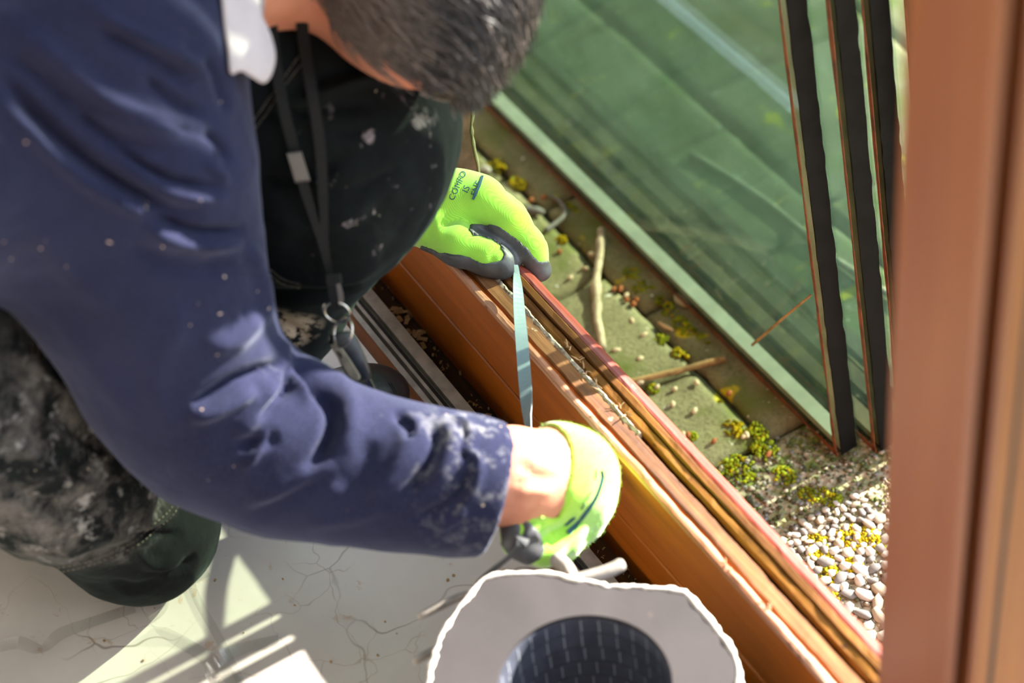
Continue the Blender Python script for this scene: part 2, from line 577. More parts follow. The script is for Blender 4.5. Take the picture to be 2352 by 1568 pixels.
BOXF = [(0, 3, 2, 1), (4, 5, 6, 7), (0, 1, 5, 4), (1, 2, 6, 5), (2, 3, 7, 6), (3, 0, 4, 7)]
def boxv(x0, x1, y0, y1, z0, z1):
    return [(x0, y0, z0), (x1, y0, z0), (x1, y1, z0), (x0, y1, z0), (x0, y0, z1), (x1, y0, z1), (x1, y1, z1), (x0, y1, z1)]
def box(name, b, mat, parent=None):
    return obj(name, boxv(*b), BOXF, mat, parent)
def bevel(o, wd=.002, seg=2):
    md = o.modifiers.new('bevel', 'BEVEL')
    md.width = wd
    md.segments = seg
    md.limit_method = 'ANGLE'
    return o

def vnoise(p, scale, seed=0):
    q = np.asarray(p, float) * scale + seed * 17.31
    i = np.floor(q).astype(np.int64)
    f = q - i
    f = f * f * (3 - 2 * f)
    def h(a, b, c):
        n = (a * 374761393 + b * 668265263 + c * 2147483647 + seed * 974711) & 0xFFFFFFFF
        n = ((n ^ (n >> 13)) * 1274126177) & 0xFFFFFFFF
        return ((n ^ (n >> 16)) & 0xFFFF) / 32767.5 - 1
    r = 0
    for dx in (0, 1):
        for dy in (0, 1):
            for dz in (0, 1):
                wgt = (f[..., 0] if dx else 1 - f[..., 0]) * (f[..., 1] if dy else 1 - f[..., 1]) * (f[..., 2] if dz else 1 - f[..., 2])
                r = r + wgt * h(i[..., 0] + dx, i[..., 1] + dy, i[..., 2] + dz)
    return r

def extrude_x(name, prof, x0, x1, n, mat, parent=None, jit=0.0, seed=1, fr=60, smooth=False, jmask=None):
    """a rail along X with a (y,z) profile; jit wears its edges"""
    xs = np.linspace(x0, x1, n)
    pr = np.array(prof, float)
    k = len(pr)
    V = np.zeros((n, k, 3))
    V[:, :, 0] = xs[:, None]
    V[:, :, 1:] = pr[None]
    if jit:
        q = V * np.array([1, 3, 3])
        a = vnoise(q, fr, seed) + .5 * vnoise(q, fr * 3.1, seed + 3)
        b = vnoise(q, fr, seed + 7) + .5 * vnoise(q, fr * 3.1, seed + 9)
        jm = np.ones(k) if jmask is None else np.array(jmask, float)
        V[:, :, 1] += jit * a * jm
        V[:, :, 2] += jit * b * jm
    F = []
    for i in range(n - 1):
        for j in range(k):
            j2 = (j + 1) % k
            F.append((i * k + j, i * k + j2, (i + 1) * k + j2, (i + 1) * k + j))
    F.append(tuple(range(k - 1, -1, -1)))
    F.append(tuple((n - 1) * k + j for j in range(k)))
    return obj(name, V.reshape(-1, 3), F, mat, parent, smooth)

def frames(pts):
    pts = np.asarray(pts, float)
    t = np.gradient(pts, axis=0)
    t /= np.linalg.norm(t, axis=1)[:, None] + 1e-12
    up = np.array([0.13, .31, .94])
    N = []
    n0 = up - (up @ t[0]) * t[0]
    n0 /= np.linalg.norm(n0)
    for i in range(len(pts)):
        n0 = n0 - (n0 @ t[i]) * t[i]
        n0 /= np.linalg.norm(n0) + 1e-12
        N.append(n0.copy())
    N = np.array(N)
    return t, N, np.cross(t, N)
def tube_geo(pts, radii, k=8, closed=False, flat=1.0):
    pts = np.asarray(pts, float)
    n = len(pts)
    radii = np.broadcast_to(np.asarray(radii, float), (n,))
    t, N, B = frames(pts)
    a = np.linspace(0, 2 * np.pi, k, endpoint=False)
    V = pts[:, None] + radii[:, None, None] * (np.cos(a)[None, :, None] * N[:, None] + flat * np.sin(a)[None, :, None] * B[:, None])
    F = []
    m = n if closed else n - 1
    for i in range(m):
        i2 = (i + 1) % n
        for j in range(k):
            F.append((i * k + j, i * k + (j + 1) % k, i2 * k + (j + 1) % k, i2 * k + j))
    if not closed:
        F.append(tuple(range(k - 1, -1, -1)))
        F.append(tuple((n - 1) * k + j for j in range(k)))
    return V.reshape(-1, 3), F
def spline(pts, n):
    """Catmull-Rom through pts (any dimension)"""
    P = np.asarray(pts, float)
    P = np.vstack([2 * P[0] - P[1], P, 2 * P[-1] - P[-2]])
    m = len(P) - 3
    u = np.linspace(0, m, n)
    i = np.minimum(u.astype(int), m - 1)
    t = (u - i)[:, None]
    p0, p1, p2, p3 = P[i], P[i + 1], P[i + 2], P[i + 3]
    return .5 * (2 * p1 + (p2 - p0) * t + (2 * p0 - 5 * p1 + 4 * p2 - p3) * t ** 2 + (3 * p1 - p0 - 3 * p2 + p3) * t ** 3)
def ribbon_geo(pts, widths, sides, thick):
    """a band: centre points, half widths, side vectors, thickness"""
    pts = np.asarray(pts, float)
    t = np.gradient(pts, axis=0)
    t /= np.linalg.norm(t, axis=1)[:, None] + 1e-12
    s = np.asarray(sides, float)
    s = s - (np.sum(s * t, 1))[:, None] * t
    s /= np.linalg.norm(s, axis=1)[:, None] + 1e-12
    nn = np.cross(t, s)
    wd = np.broadcast_to(np.asarray(widths, float), (len(pts),))[:, None]
    V = np.stack([pts - s * wd - nn * thick / 2, pts + s * wd - nn * thick / 2, pts + s * wd + nn * thick / 2, pts - s * wd + nn * thick / 2], 1)
    n = len(pts)
    F = []
    for i in range(n - 1):
        for j in range(4):
            F.append((i * 4 + j, i * 4 + (j + 1) % 4, i * 4 + 4 + (j + 1) % 4, i * 4 + 4 + j))
    F.append((3, 2, 1, 0))
    F.append(tuple((n - 1) * 4 + j for j in range(4)))
    return V.reshape(-1, 3), F

# ------------------------------------------------------------------ implicit surfaces
def smin(a, b, k):
    h = np.maximum(k - np.abs(a - b), 0) / k
    return np.minimum(a, b) - h * h * k * .25
def cone(p, a, b, ra, rb):
    ab = b - a
    t = np.clip(((p - a) @ ab) / (ab @ ab), 0, 1)
    return np.linalg.norm(p - (a + t[:, None] * ab), axis=1) - (ra + (rb - ra) * t)
def chain(p, pts, k=.02):
    d = None
    for (a, ra), (b, rb) in zip(pts[:-1], pts[1:]):
        e = cone(p, a, b, ra, rb)
        d = e if d is None else smin(d, e, k)
    return d
def ell(p, c, ax, r):
    q = (p - c) @ ax.T
    k0 = np.linalg.norm(q / r, axis=1)
    k1 = np.linalg.norm(q / (r * r), axis=1) + 1e-9
    return k0 * (k0 - 1) / k1
def pts_px(lst):
    """[(px, py, depth, radius_px)] -> [(world point, radius)]"""
    return [(Pd(x, y, d), r * d / FPX) for x, y, d, r in lst]
def surf(fn, lo, hi, h):
    lo, hi = np.asarray(lo, float), np.asarray(hi, float)
    B = 4
    nb = np.ceil((hi - lo) / (h * B)).astype(int)
    n = nb * B
    ax = [lo[i] + h * np.arange(n[i]) for i in range(3)]
    bx = [lo[i] + h * B * np.arange(nb[i]) + h * (B - 1) / 2 for i in range(3)]
    G = np.stack(np.meshgrid(*bx, indexing='ij'), -1).reshape(-1, 3)
    c = fn(G).reshape(nb)
    act = np.abs(c) < h * B * 1.25
    val = np.repeat(np.repeat(np.repeat(c, B, 0), B, 1), B, 2).astype(np.float32)
    am = np.repeat(np.repeat(np.repeat(act, B, 0), B, 1), B, 2)
    idx = np.argwhere(am)
    P = lo + h * idx
    out = np.empty(len(P), np.float32)
    for s in range(0, len(P), 400000):
        out[s:s + 400000] = fn(P[s:s + 400000])
    val[am] = out
    ins = val < 0
    s8 = np.zeros(tuple(n - 1), np.int8)
    for dx in (0, 1):
        for dy in (0, 1):
            for dz in (0, 1):
                s8 += ins[dx:n[0] - 1 + dx, dy:n[1] - 1 + dy, dz:n[2] - 1 + dz]
    cell = (s8 > 0) & (s8 < 8)
    ci = np.argwhere(cell)
    cv = {}
    for dx in (0, 1):
        for dy in (0, 1):
            for dz in (0, 1):
                cv[dx, dy, dz] = val[ci[:, 0] + dx, ci[:, 1] + dy, ci[:, 2] + dz].astype(float)
    acc = np.zeros((len(ci), 3))
    cnt = np.zeros(len(ci))
    ks = list(cv)
    for a in ks:
        for axn in range(3):
            if a[axn] == 0:
                b = list(a)
                b[axn] = 1
                b = tuple(b)
                va, vb = cv[a], cv[b]
                m = (va < 0) != (vb < 0)
                t = np.where(m, va / np.where(m, va - vb, 1), 0)
                for i in range(3):
                    acc[:, i] += np.where(m, a[i] + (t if i == axn else 0), 0)
                cnt += m
    V = lo + h * (ci + acc / cnt[:, None])
    vid = np.full(tuple(n - 1), -1, np.int32)
    vid[cell] = np.arange(len(ci))
    F = []
    for axn in range(3):
        sl0 = [slice(1, n[i] - 1) for i in range(3)]
        sl0[axn] = slice(0, n[axn] - 1)
        sl1 = list(sl0)
        sl1[axn] = slice(1, n[axn])
        A, Bv = ins[tuple(sl0)], ins[tuple(sl1)]
        off = np.array([s.start for s in sl0])
        e = np.argwhere(A != Bv)
        flip = A[tuple(e.T)]
        e = e + off
        o1, o2 = [(1, 2), (2, 0), (0, 1)][axn]
        def cid(d1, d2):
            q = e.copy()
            q[:, o1] += d1
            q[:, o2] += d2
            return vid[q[:, 0], q[:, 1], q[:, 2]]
        f = np.stack([cid(-1, -1), cid(0, -1), cid(0, 0), cid(-1, 0)], 1)
        f[~flip] = f[~flip][:, ::-1]
        F.append(f)
    F = np.concatenate(F)
    F = F[(F >= 0).all(1)]
    return V, F
def vnormals(V, F):
    fn = np.cross(V[F[:, 2]] - V[F[:, 0]], V[F[:, 3]] - V[F[:, 1]])
    N = np.zeros_like(V)
    for j in range(4):
        np.add.at(N, F[:, j], fn)
    return N / (np.linalg.norm(N, axis=1)[:, None] + 1e-12)
def seg_dist(q, poly):
    """distance of 2-D points to a polyline, and the running fraction along it"""
    best = np.full(len(q), 1e9)
    fr = np.zeros(len(q))
    poly = np.asarray(poly, float)
    L = np.r_[0, np.cumsum(np.linalg.norm(np.diff(poly, axis=0), axis=1))]
    for i in range(len(poly) - 1):
        a, b = poly[i], poly[i + 1]
        ab = b - a
        t = np.clip(((q - a) @ ab) / (ab @ ab + 1e-9), 0, 1)
        d = np.linalg.norm(q - (a + t[:, None] * ab), axis=1)
        m = d < best
        best[m] = d[m]
        fr[m] = ((L[i] + t * (L[i + 1] - L[i])) / L[-1])[m]
    return best, fr
def folds(V, F, strokes, facing=.05):
    """raise (+) and sink (-) creases of the cloth along strokes; strokes are (points, width_px, height_m)"""
    N = vnormals(V, F)
    q = proj(V)
    view = V - CC
    view /= np.linalg.norm(view, axis=1)[:, None]
    front = np.clip((-(N * view).sum(1) + .15) / .4, 0, 1)
    disp = np.zeros(len(V))
    for poly, wd, amp in strokes:
        pl = spline(poly, max(12, len(poly) * 6))
        d, fr = seg_dist(q[:, :2], pl)
        end = np.clip(np.minimum(fr, 1 - fr) / .22, 0, 1) ** .7
        disp += amp * np.exp(-(d / wd) ** 2) * end
    return V + N * (disp * front)[:, None]
def poly_sd(q, poly):
    """signed distance (px) of 2-D points to a polygon, negative inside"""
    poly = np.asarray(poly, float)
    d = np.full(len(q), 1e9)
    ins = np.zeros(len(q), bool)
    for i in range(len(poly)):
        a, b = poly[i], poly[(i + 1) % len(poly)]
        ab = b - a
        t = np.clip(((q - a) @ ab) / (ab @ ab + 1e-9), 0, 1)
        d = np.minimum(d, np.linalg.norm(q - (a + t[:, None] * ab), axis=1))
        c = (a[1] > q[:, 1]) != (b[1] > q[:, 1])
        xi = a[0] + (q[:, 1] - a[1]) / (b[1] - a[1] + 1e-12) * ab[0]
        ins ^= c & (q[:, 0] < xi)
    return np.where(ins, -d, d)
def bvh_of(V, F):
    return BVHTree.FromPolygons([tuple(p) for p in V], [tuple(int(i) for i in f) for f in F])
def hit(bvh, px, py, lift=.0008):
    r = Vector(ray(px, py)).normalized()
    loc, nrm, i, d = bvh.ray_cast(Vector(CC), r)
    if loc is None:
        return None
    if nrm.dot(r) > 0:
        nrm = -nrm
    return np.array(loc + nrm * lift)
def on_surface(bvh, poly, n, lift=.0008):
    out = [hit(bvh, x, y, lift) for x, y in spline(poly, n)]
    return [p for p in out if p is not None]

# ================================================================== the setting
ZG = -0.20                                        # yard level, a step below the inside floor
fl = box('floor', (-2.6, 2.6, -3.0, -.110, -.20, 0.0), M['floor'])
struct(fl, 'pale beige marble floor with fine brown cracks and veins')
struct(box('wall_back', (-2.6, 2.6, -3.1, -3.0, 0, 2.5), M['wall']), 'plain plastered back wall of the room')
struct(box('wall_left', (-2.7, -2.6, -3.1, .15, -.2, 2.5), M['wall']), 'plain plastered side wall of the room on the left')
struct(box('wall_right', (2.6, 2.7, -3.1, .15, -.2, 2.5), M['wall']), 'plain plastered side wall of the room on the right')
struct(box('ceiling', (-2.7, 2.7, -3.1, .15, 2.5, 2.6), M['ceil']), 'plain painted ceiling of the room')
wf = thing('wall_front', 'house front wall around the wide door opening', 'structure', (0, 0, 0))
wf['kind'] = 'structure'
for nm, b in (('lintel', (-2.6, 2.6, -.12, .15, 2.15, 2.5)), ('pier', (-2.6, -1.7, -.12, .15, -.2, 2.15)), ('pier', (1.7, 2.6, -.12, .15, -.2, 2.15))):
    box(nm, b, M['wall'], wf)

# sill beam -------------------------------------------------------------
XA, XB = -.62, .95
sill = thing('trim_1', 'orange-brown wooden sill beam with a worn, rebated top and red outer edge', 'structure', (0, 0, -.20))
sill['kind'] = 'structure'
def board(z0, z1, nm):
    return extrude_x(nm, [(-.0405, z0 + .0015), (-.039, z0), (-.026, z0), (-.026, z1), (-.039, z1), (-.0405, z1 - .0015)], XA, XB, 60, M['beam_face'], sill, .0003, 4, 30)
board(-.045, .0335, 'lower_board')
board(.0365, .1165, 'upper_board')
extrude_x('board_joint', [(-.0385, .0330), (-.027, .0330), (-.027, .0370), (-.0385, .0370)], XA, XB, 6, M['dark_wood'], sill)
extrude_x('worn_lip', [(-.0412, .1150), (-.0345, .1150), (-.0350, .1212), (-.0385, .1222), (-.0410, .1215)], XA, XB, 420, M['lip'], sill, .0006, 11, 42, jmask=(.5, .4, 1.6, 1, .6))
extrude_x('rebate', [(-.0350, .090), (-.026, .090), (-.026, .108), (-.0350, .108)], XA, XB, 60, M['dark_wood'], sill, .0008, 5, 90)
extrude_x('middle_rail', [(-.0310, .10), (-.0165, .10), (-.0165, .1165), (-.018, .1192), (-.0300, .1200), (-.0310, .118)], XA, XB, 320, M['old_wood'], sill, .0007, 21, 60)
extrude_x('sealant_line', [(-.0180, .110), (-.0135, .110), (-.0140, .1190), (-.0155, .1202), (-.0178, .1190)], XA, .24, 520, M['foam_dust'], sill, .0010, 31, 170)
extrude_x('rebate_step', [(-.0170, .095), (-.0120, .095), (-.0120, .112), (-.0170, .112)], XA, XB, 60, M['dark_wood'], sill, .0008, 8, 90)
extrude_x('ochre_rail', [(-.0130, .098), (-.0050, .098), (-.0050, .1180), (-.0060, .1205), (-.0110, .1195), (-.0130, .116)], XA, XB, 260, M['ochre'], sill, .0006, 41, 50)
extrude_x('ochre_bead', [(-.0045, .098), (.0040, .098), (.0040, .1200), (.0020, .1222), (-.0030, .1220), (-.0045, .119)], XA, XB, 260, M['ochre'], sill, .0005, 43, 50)
extrude_x('red_edge', [(.0035, .06), (.0165, .06), (.0165, .1090), (.0150, .1160), (.0110, .1205), (.0060, .1222), (.0035, .1215)], XA, XB, 200, M['red'], sill, .0004, 47, 60)
extrude_x('outer_board', [(-.026, -.20), (.0110, -.20), (.0110, .10), (-.026, .10)], XA, XB, 4, M['old_wood'], sill)

# curled splinters on the lip
def splinter(px, py, n=4):
    p = Pz(px, py, .121)
    for i in range(n):
        a = random.uniform(0, 6.28)
        L = random.uniform(.003, .008)
        q = p + np.array([random.uniform(-.004, .004), random.uniform(-.002, .002), 0])
        pts = [q, q + np.array([math.cos(a) * L * .5, math.sin(a) * L * .5, L * .35]), q + np.array([math.cos(a) * L, math.sin(a) * L * .8, L * .3 + .001])]
        v, f = tube_geo(pts, [.0007, .0006, .0002], 4)
        obj('splinter', v, f, M['shaving'], sill)
for s in ((1310, 800), (1330, 825), (1420, 935), (1345, 850), (1375, 890), (1440, 955), (1760, 1395), (1670, 1300)):
    splinter(*s)

# sliding track ---------------------------------------------------------
trk = thing('trim_2', 'grey aluminium sliding track set in a dirty brown channel below the beam', 'structure', (0, -.08, -.05))
trk['kind'] = 'structure'
extrude_x('channel_bed', [(-.110, -.060), (-.0405, -.060), (-.0405, -.030), (-.110, -.030)], XA, XB, 120, M['chan'], trk, .0008, 3, 60, jmask=(0, 0, 1, 1))
extrude_x('wood_strip', [(-.1095, -.035), (-.0985, -.035), (-.0985, -.001), (-.1095, -.001)], XA, XB, 120, M['track_wood'], trk, .0004, 13, 60, jmask=(0, 0, 1, 1))
extrude_x('rail_base', [(-.0980, -.032), (-.0650, -.032), (-.0650, -.012), (-.0980, -.012)], XA, XB, 4, M['alu'], trk)
extrude_x('rail_flange', [(-.0980, -.012), (-.0925, -.012), (-.0925, -.002), (-.0980, -.002)], XA, XB, 4, M['alu'], trk)
extrude_x('rail_rib', [(-.0880, -.012), (-.0850, -.012), (-.0850, -.003), (-.0880, -.003)], XA, XB, 4, M['alu'], trk)
extrude_x('rail_flange', [(-.0770, -.012), (-.0650, -.012), (-.0650, -.004), (-.0770, -.004)], XA, XB, 4, M['alu'], trk)
extrude_x('rail_seal', [(-.0845, -.012), (-.0800, -.012), (-.0800, -.007), (-.0845, -.007)], XA, XB, 4, M['rubber'], trk)

# wood shavings lying in the channel
def shav_geo(c, n, sp, sz):
    V, F = [], []
    for i in range(n):
        p = np.array([c[0] + random.gauss(0, sp[0]), c[1] + random.uniform(-sp[1], sp[1]), c[2]])
        a = random.uniform(0, 6.28)
        L = random.uniform(.4, 1.2) * sz
        d = np.array([math.cos(a), math.sin(a), 0])
        s = np.array([-math.sin(a), math.cos(a), 0])
        b = len(V)
        for u, hgt in ((0, .0005), (.5, .0030 * random.random() + .001), (1, .0008)):
            V += [p + d * L * u + s * L * .22 + _Z * hgt, p + d * L * u - s * L * .22 + _Z * hgt]
        F += [(b, b + 1, b + 3, b + 2), (b + 2, b + 3, b + 5, b + 4)]
    return V, F
V, F = [], []
for c, n, sp, sz in (((-.06, -.052, -.029), 70, (.09, .010), .004), ((.17, -.052, -.029), 50, (.10, .010), .004), ((.035, -.053, -.029), 10, (.006, .005), .012), ((-.12, -.05, -.029), 12, (.010, .006), .009), ((-.155, -.052, -.029), 8, (.006, .006), .012)):
    v, f = shav_geo(c, n, sp, sz)
    b = len(V)
    V += v
    F += [tuple(i + b for i in q) for q in f]
o = obj('wood_shavings', V, F, M['shaving'])
tag(recenter(o), 'pale wood shavings and crumbs lying in the dirty track channel', 'shavings', kind='stuff')

# foreground frame post -------------------------------------------------
P0 = Pd(2050, 784, 1.15)
x0, y0 = P0[0], P0[1]
def px_at(x, y):
    return proj(np.array([x, y, P0[2]]))[0]
xs = x0
while px_at(xs, y0) < 2228:
    xs += .001
xe = xs
ys = [y0]
for target in (2240, 2288, 2300, 2335, 2350, 2420):
    yy = ys[-1]
    while px_at(xe, yy) < target:
        yy += .0005
    ys.append(yy)
post = thing('door_1', 'blurred reddish-orange wooden door frame post close to the camera', 'structure', (x0, y0, 0))
post['kind'] = 'structure'
def prism_z(nm, prof, z0, z1, mat, parent):
    k = len(prof)
    V = [(p[0], p[1], z0) for p in prof] + [(p[0], p[1], z1) for p in prof]
    F = [(j, (j + 1) % k, k + (j + 1) % k, k + j) for j in range(k)] + [tuple(range(k - 1, -1, -1)), tuple(range(k, 2 * k))]
    return obj(nm, V, F, mat, parent)
e = .004
prism_z('stile', [(x0, y0), (xe - e, y0), (xe, y0 + e), (xe, ys[1]), (xe - .022, ys[1]), (xe - .022, ys[2]), (xe - .002, ys[2]), (xe, ys[3]), (xe, ys[4]), (xe - .012, ys[4]), (xe - .012, ys[6] + .03), (x0, ys[6] + .03)], 0.0, 2.15, M['post'], post)
prism_z('weather_seal', [(xe - .0119, ys[4] + .001), (xe - .004, ys[4] + .001), (xe - .004, ys[5] + .004), (xe - .0119, ys[5] + .004)], 0.0, 2.15, M['rubber'], post)
prism_z('groove_strip', [(xe - .0219, ys[1] + .0005), (xe - .012, ys[1] + .0005), (xe - .012, ys[2] - .0005), (xe - .0219, ys[2] - .0005)], 0.0, 2.15, M['post_dark'], post)  # shade of the groove put into this strip's darker wood colour

# yard ------------------------------------------------------------------
ground = thing('ground', 'mossy concrete paving outside with joints and an exposed-aggregate slab', 'structure', (0, .6, ZG - .05))
ground['kind'] = 'structure'
box('joint_bed', (-2.6, 2.6, .02, 3.2, ZG - .08, ZG - .012), M['joint'], ground)
def slab(x0, x1, y0, y1, mat, seed, dz=0, nm='paving_slab'):
    g = .0035
    nx, ny = max(8, int((x1 - x0) / .012)), max(8, int((y1 - y0) / .012))
    X, Y = np.meshgrid(np.linspace(x0 + g, x1 - g, nx), np.linspace(y0 + g, y1 - g, ny), indexing='ij')
    P = np.stack([X, Y, np.zeros_like(X)], -1)
    ed = np.minimum.reduce([X - x0 - g, x1 - g - X, Y - y0 - g, y1 - g - Y])
    P[..., 2] = ZG + dz + .0012 * vnoise(P, 40, seed) + .0008 * vnoise(P, 120, seed + 1) - .004 * np.exp(-(ed / .006) ** 2)
    bord = ed < 1e-6
    P[..., 0] += np.where(bord, .0025 * vnoise(P, 55, seed + 4), 0)
    P[..., 1] += np.where(bord, .0025 * vnoise(P, 55, seed + 5), 0)
    V = P.reshape(-1, 3)
    id_ = np.arange(nx * ny).reshape(nx, ny)
    F = [(id_[i, j], id_[i + 1, j], id_[i + 1, j + 1], id_[i, j + 1]) for i in range(nx - 1) for j in range(ny - 1)]
    rim = list(id_[:, 0]) + list(id_[-1, 1:]) + list(id_[-2::-1, -1]) + list(id_[0, -2:0:-1])
    low = V[rim] - np.array([0, 0, .04])
    b = len(V)
    V = np.vstack([V, low])
    k = len(rim)
    F += [(rim[i], b + i, b + (i + 1) % k, rim[(i + 1) % k]) for i in range(k)]
    return obj(nm, V, F, mat, ground, True)
sd = 1
for (ya, yb), cuts in (((.02, .235), (-1.05, -.84, -.63, -.455, -.245, -.075, .060)), ((.235, .49), (-1.05, -.84, -.635, -.38, -.17, .060)), ((.49, .75), (-1.2, -.95, -.70, -.45, -.20, .06, .32, .6)), ((.75, 1.05), (-1.2, -.85, -.5, -.15, .2, .6))):
    for a, b in zip(cuts[:-1], cuts[1:]):
        slab(a, b, ya, yb, M['concrete'], sd, random.uniform(-.002, .002))
        sd += 2
slab(.060, .56, .02, .49, M['agg'], 77, -.002, 'aggregate_slab')
slab(.56, 2.6, .02, .49, M['agg'], 79, -.002, 'aggregate_slab')
slab(-2.6, -1.2, .02, 3.2, M['concrete'], 81)
slab(-1.2, .6, 1.05, 3.2, M['concrete'], 83)
slab(.6, 2.6, .49, 3.2, M['concrete'], 85)

# pebbles of the exposed aggregate -------------------------------------
def peb_mesh(seed, mat):
    import bmesh
    bm = bmesh.new()
    bmesh.ops.create_icosphere(bm, subdivisions=1, radius=1)
    for v in bm.verts:
        n = vnoise(np.array(v.co)[None], 1.1, seed)[0]
        v.co = v.co * (1 + .28 * n)
    me = bpy.data.meshes.new('pebble')
    bm.to_mesh(me)
    bm.free()
    me.materials.append(mat)
    me.polygons.foreach_set('use_smooth', [True] * len(me.polygons))
    return me
PM = [peb_mesh(i, M['pebble'][i % 4]) for i in range(12)]
PMS = [peb_mesh(40, M['pebble'][2]), peb_mesh(41, M['pebble'][1])]
placed = []
def try_place(x, y, r):
    for a, b, c in placed:
        if (a - x) ** 2 + (b - y) ** 2 < ((c + r) * .80) ** 2:
            return False
    placed.append((x, y, r))
    return True
gl_ = world_loc(ground)
cnt = 0
tries = 0
while cnt < 300 and tries < 30000:
    tries += 1
    x = random.uniform(.17, .385)
    y = random.uniform(.045, .265)
    q = proj(np.array([x, y, ZG]))
    if q[0] > 2060 or q[1] > 1560:
        continue
    near = min(1, max(0, (x - .17) / .10))
    r = random.uniform(.0035, .0065) * (.75 + .75 * near)
    if random.random() > .12 + .88 * near:
        continue
    if not try_place(x, y, r):
        continue
    p = bpy.data.objects.new('pebble', random.choice(PM))
    COL.objects.link(p)
    p.parent = ground
    p.scale = (r * random.uniform(.95, 1.5), r * random.uniform(.7, 1.0), r * random.uniform(.45, .7))
    p.rotation_euler = (random.uniform(-.3, .3), random.uniform(-.3, .3), random.uniform(0, 6.28))
    p.location = Vector(np.array([x, y, ZG + r * .10]) - gl_)
    cnt += 1
# the small grit further off: one uncountable spread
V, F = [], []
ico = [(0, 0, 1), (.894, 0, .447), (.276, .851, .447), (-.724, .526, .447), (-.724, -.526, .447), (.276, -.851, .447), (.724, .526, -.447), (-.276, .851, -.447), (-.894, 0, -.447), (-.276, -.851, -.447), (.724, -.526, -.447), (0, 0, -1)]
icof = [(0, 1, 2), (0, 2, 3), (0, 3, 4), (0, 4, 5), (0, 5, 1), (1, 6, 2), (2, 7, 3), (3, 8, 4), (4, 9, 5), (5, 10, 1), (2, 6, 7), (3, 7, 8), (4, 8, 9), (5, 9, 10), (1, 10, 6), (6, 11, 7), (7, 11, 8), (8, 11, 9), (9, 11, 10), (10, 11, 6)]
ICO = np.array(ico)
FM = []
for i in range(5200):
    x, y = random.uniform(.064, .45), random.uniform(.03, .48)
    r = random.uniform(.0012, .0028)
    s = np.array([r * random.uniform(.8, 1.4), r * random.uniform(.8, 1.4), r * .6])
    a = random.uniform(0, 6.28)
    v = ICO * (1 + .25 * RNG.uniform(-1, 1, (12, 1))) * s
    v = np.stack([v[:, 0] * math.cos(a) - v[:, 1] * math.sin(a), v[:, 0] * math.sin(a) + v[:, 1] * math.cos(a), v[:, 2]], 1)
    b = len(V)
    V += list(v + np.array([x, y, ZG - .001 + r * .1]))
    F += [(q[0] + b, q[1] + b, q[2] + b) for q in icof]
    FM += [random.choice((0, 1, 2, 4, 5)) if random.random() < (x - .14) / .12 else random.choice((4, 4, 5, 6, 6, 2, 1))] * 20  # grit inside the glass shadow is picked darker, its shade painted in
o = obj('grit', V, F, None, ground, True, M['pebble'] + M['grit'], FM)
o['kind'] = 'stuff'

# moss ------------------------------------------------------------------
def moss_geo(patches):
    V, F, FM = [], [], []
    for (x, y, rad, n, mi) in patches:
        for i in range(n):
            a = random.uniform(0, 6.28)
            rr = rad * math.sqrt(random.random())
            r = random.uniform(.0010, .0026)
            hgt = max(0, 1 - rr / rad) * rad * .25
            v = ICO * (1 + .35 * RNG.uniform(-1, 1, (12, 1))) * np.array([r, r, r * 1.1])
            if y + math.sin(a) * rr > .266 and x < .21:
                continue
            b = len(V)
            V += list(v + np.array([x + math.cos(a) * rr * 1.3, y + math.sin(a) * rr, ZG - .001 + hgt]))
            F += [(q[0] + b, q[1] + b, q[2] + b) for q in icof]
            FM += [mi if random.random() < .85 else 1 - mi] * 20
    return V, F, FM
pt = []
def mp(px, py, rpx_, n, mi):
    p = Pz(px, py, ZG)
    d = proj(p)[2]
    pt.append((p[0], p[1], rpx_ * d / FPX, n, mi))
for a in ((1500, 640, 30, 60, 0), (1540, 700, 32, 70, 0), (1575, 745, 28, 60, 0), (1530, 655, 26, 50, 0), (1450, 625, 20, 40, 0), (1620, 770, 20, 40, 0), (1470, 660, 16, 30, 0),
          (1520, 780, 16, 30, 0), (1690, 985, 26, 60, 1), (1740, 990, 22, 50, 0), (1755, 1030, 30, 70, 0), (1700, 1075, 36, 90, 0), (1800, 1090, 24, 50, 0), (1905, 1140, 26, 50, 0), (1860, 1135, 22, 40, 0),
          (1970, 1095, 16, 30, 0), (1960, 1235, 34, 130, 1), (2005, 1240, 34, 120, 1), (1880, 1240, 22, 60, 1), (1905, 1315, 24, 90, 1), (1960, 1300, 22, 80, 1), (1912, 1365, 14, 40, 1), (1870, 1270, 16, 40, 1),
          (1900, 1280, 14, 40, 1), (1290, 550, 12, 24, 1), (1140, 380, 22, 40, 1), (1190, 420, 20, 40, 1), (1220, 355, 18, 30, 0), (1320, 470, 22, 40, 0), (1560, 810, 18, 30, 1), (1640, 1095, 22, 50, 0), (1590, 1000, 12, 20, 0), (1500, 890, 12, 24, 0)):
    mp(*a)
V, F, FM = moss_geo(pt)
o = obj('moss', V, F, None, None, True, [M['moss'], M['moss2']], FM)
tag(recenter(o), 'yellow-green moss cushions growing in the paving joints and between pebbles', 'moss', kind='stuff')

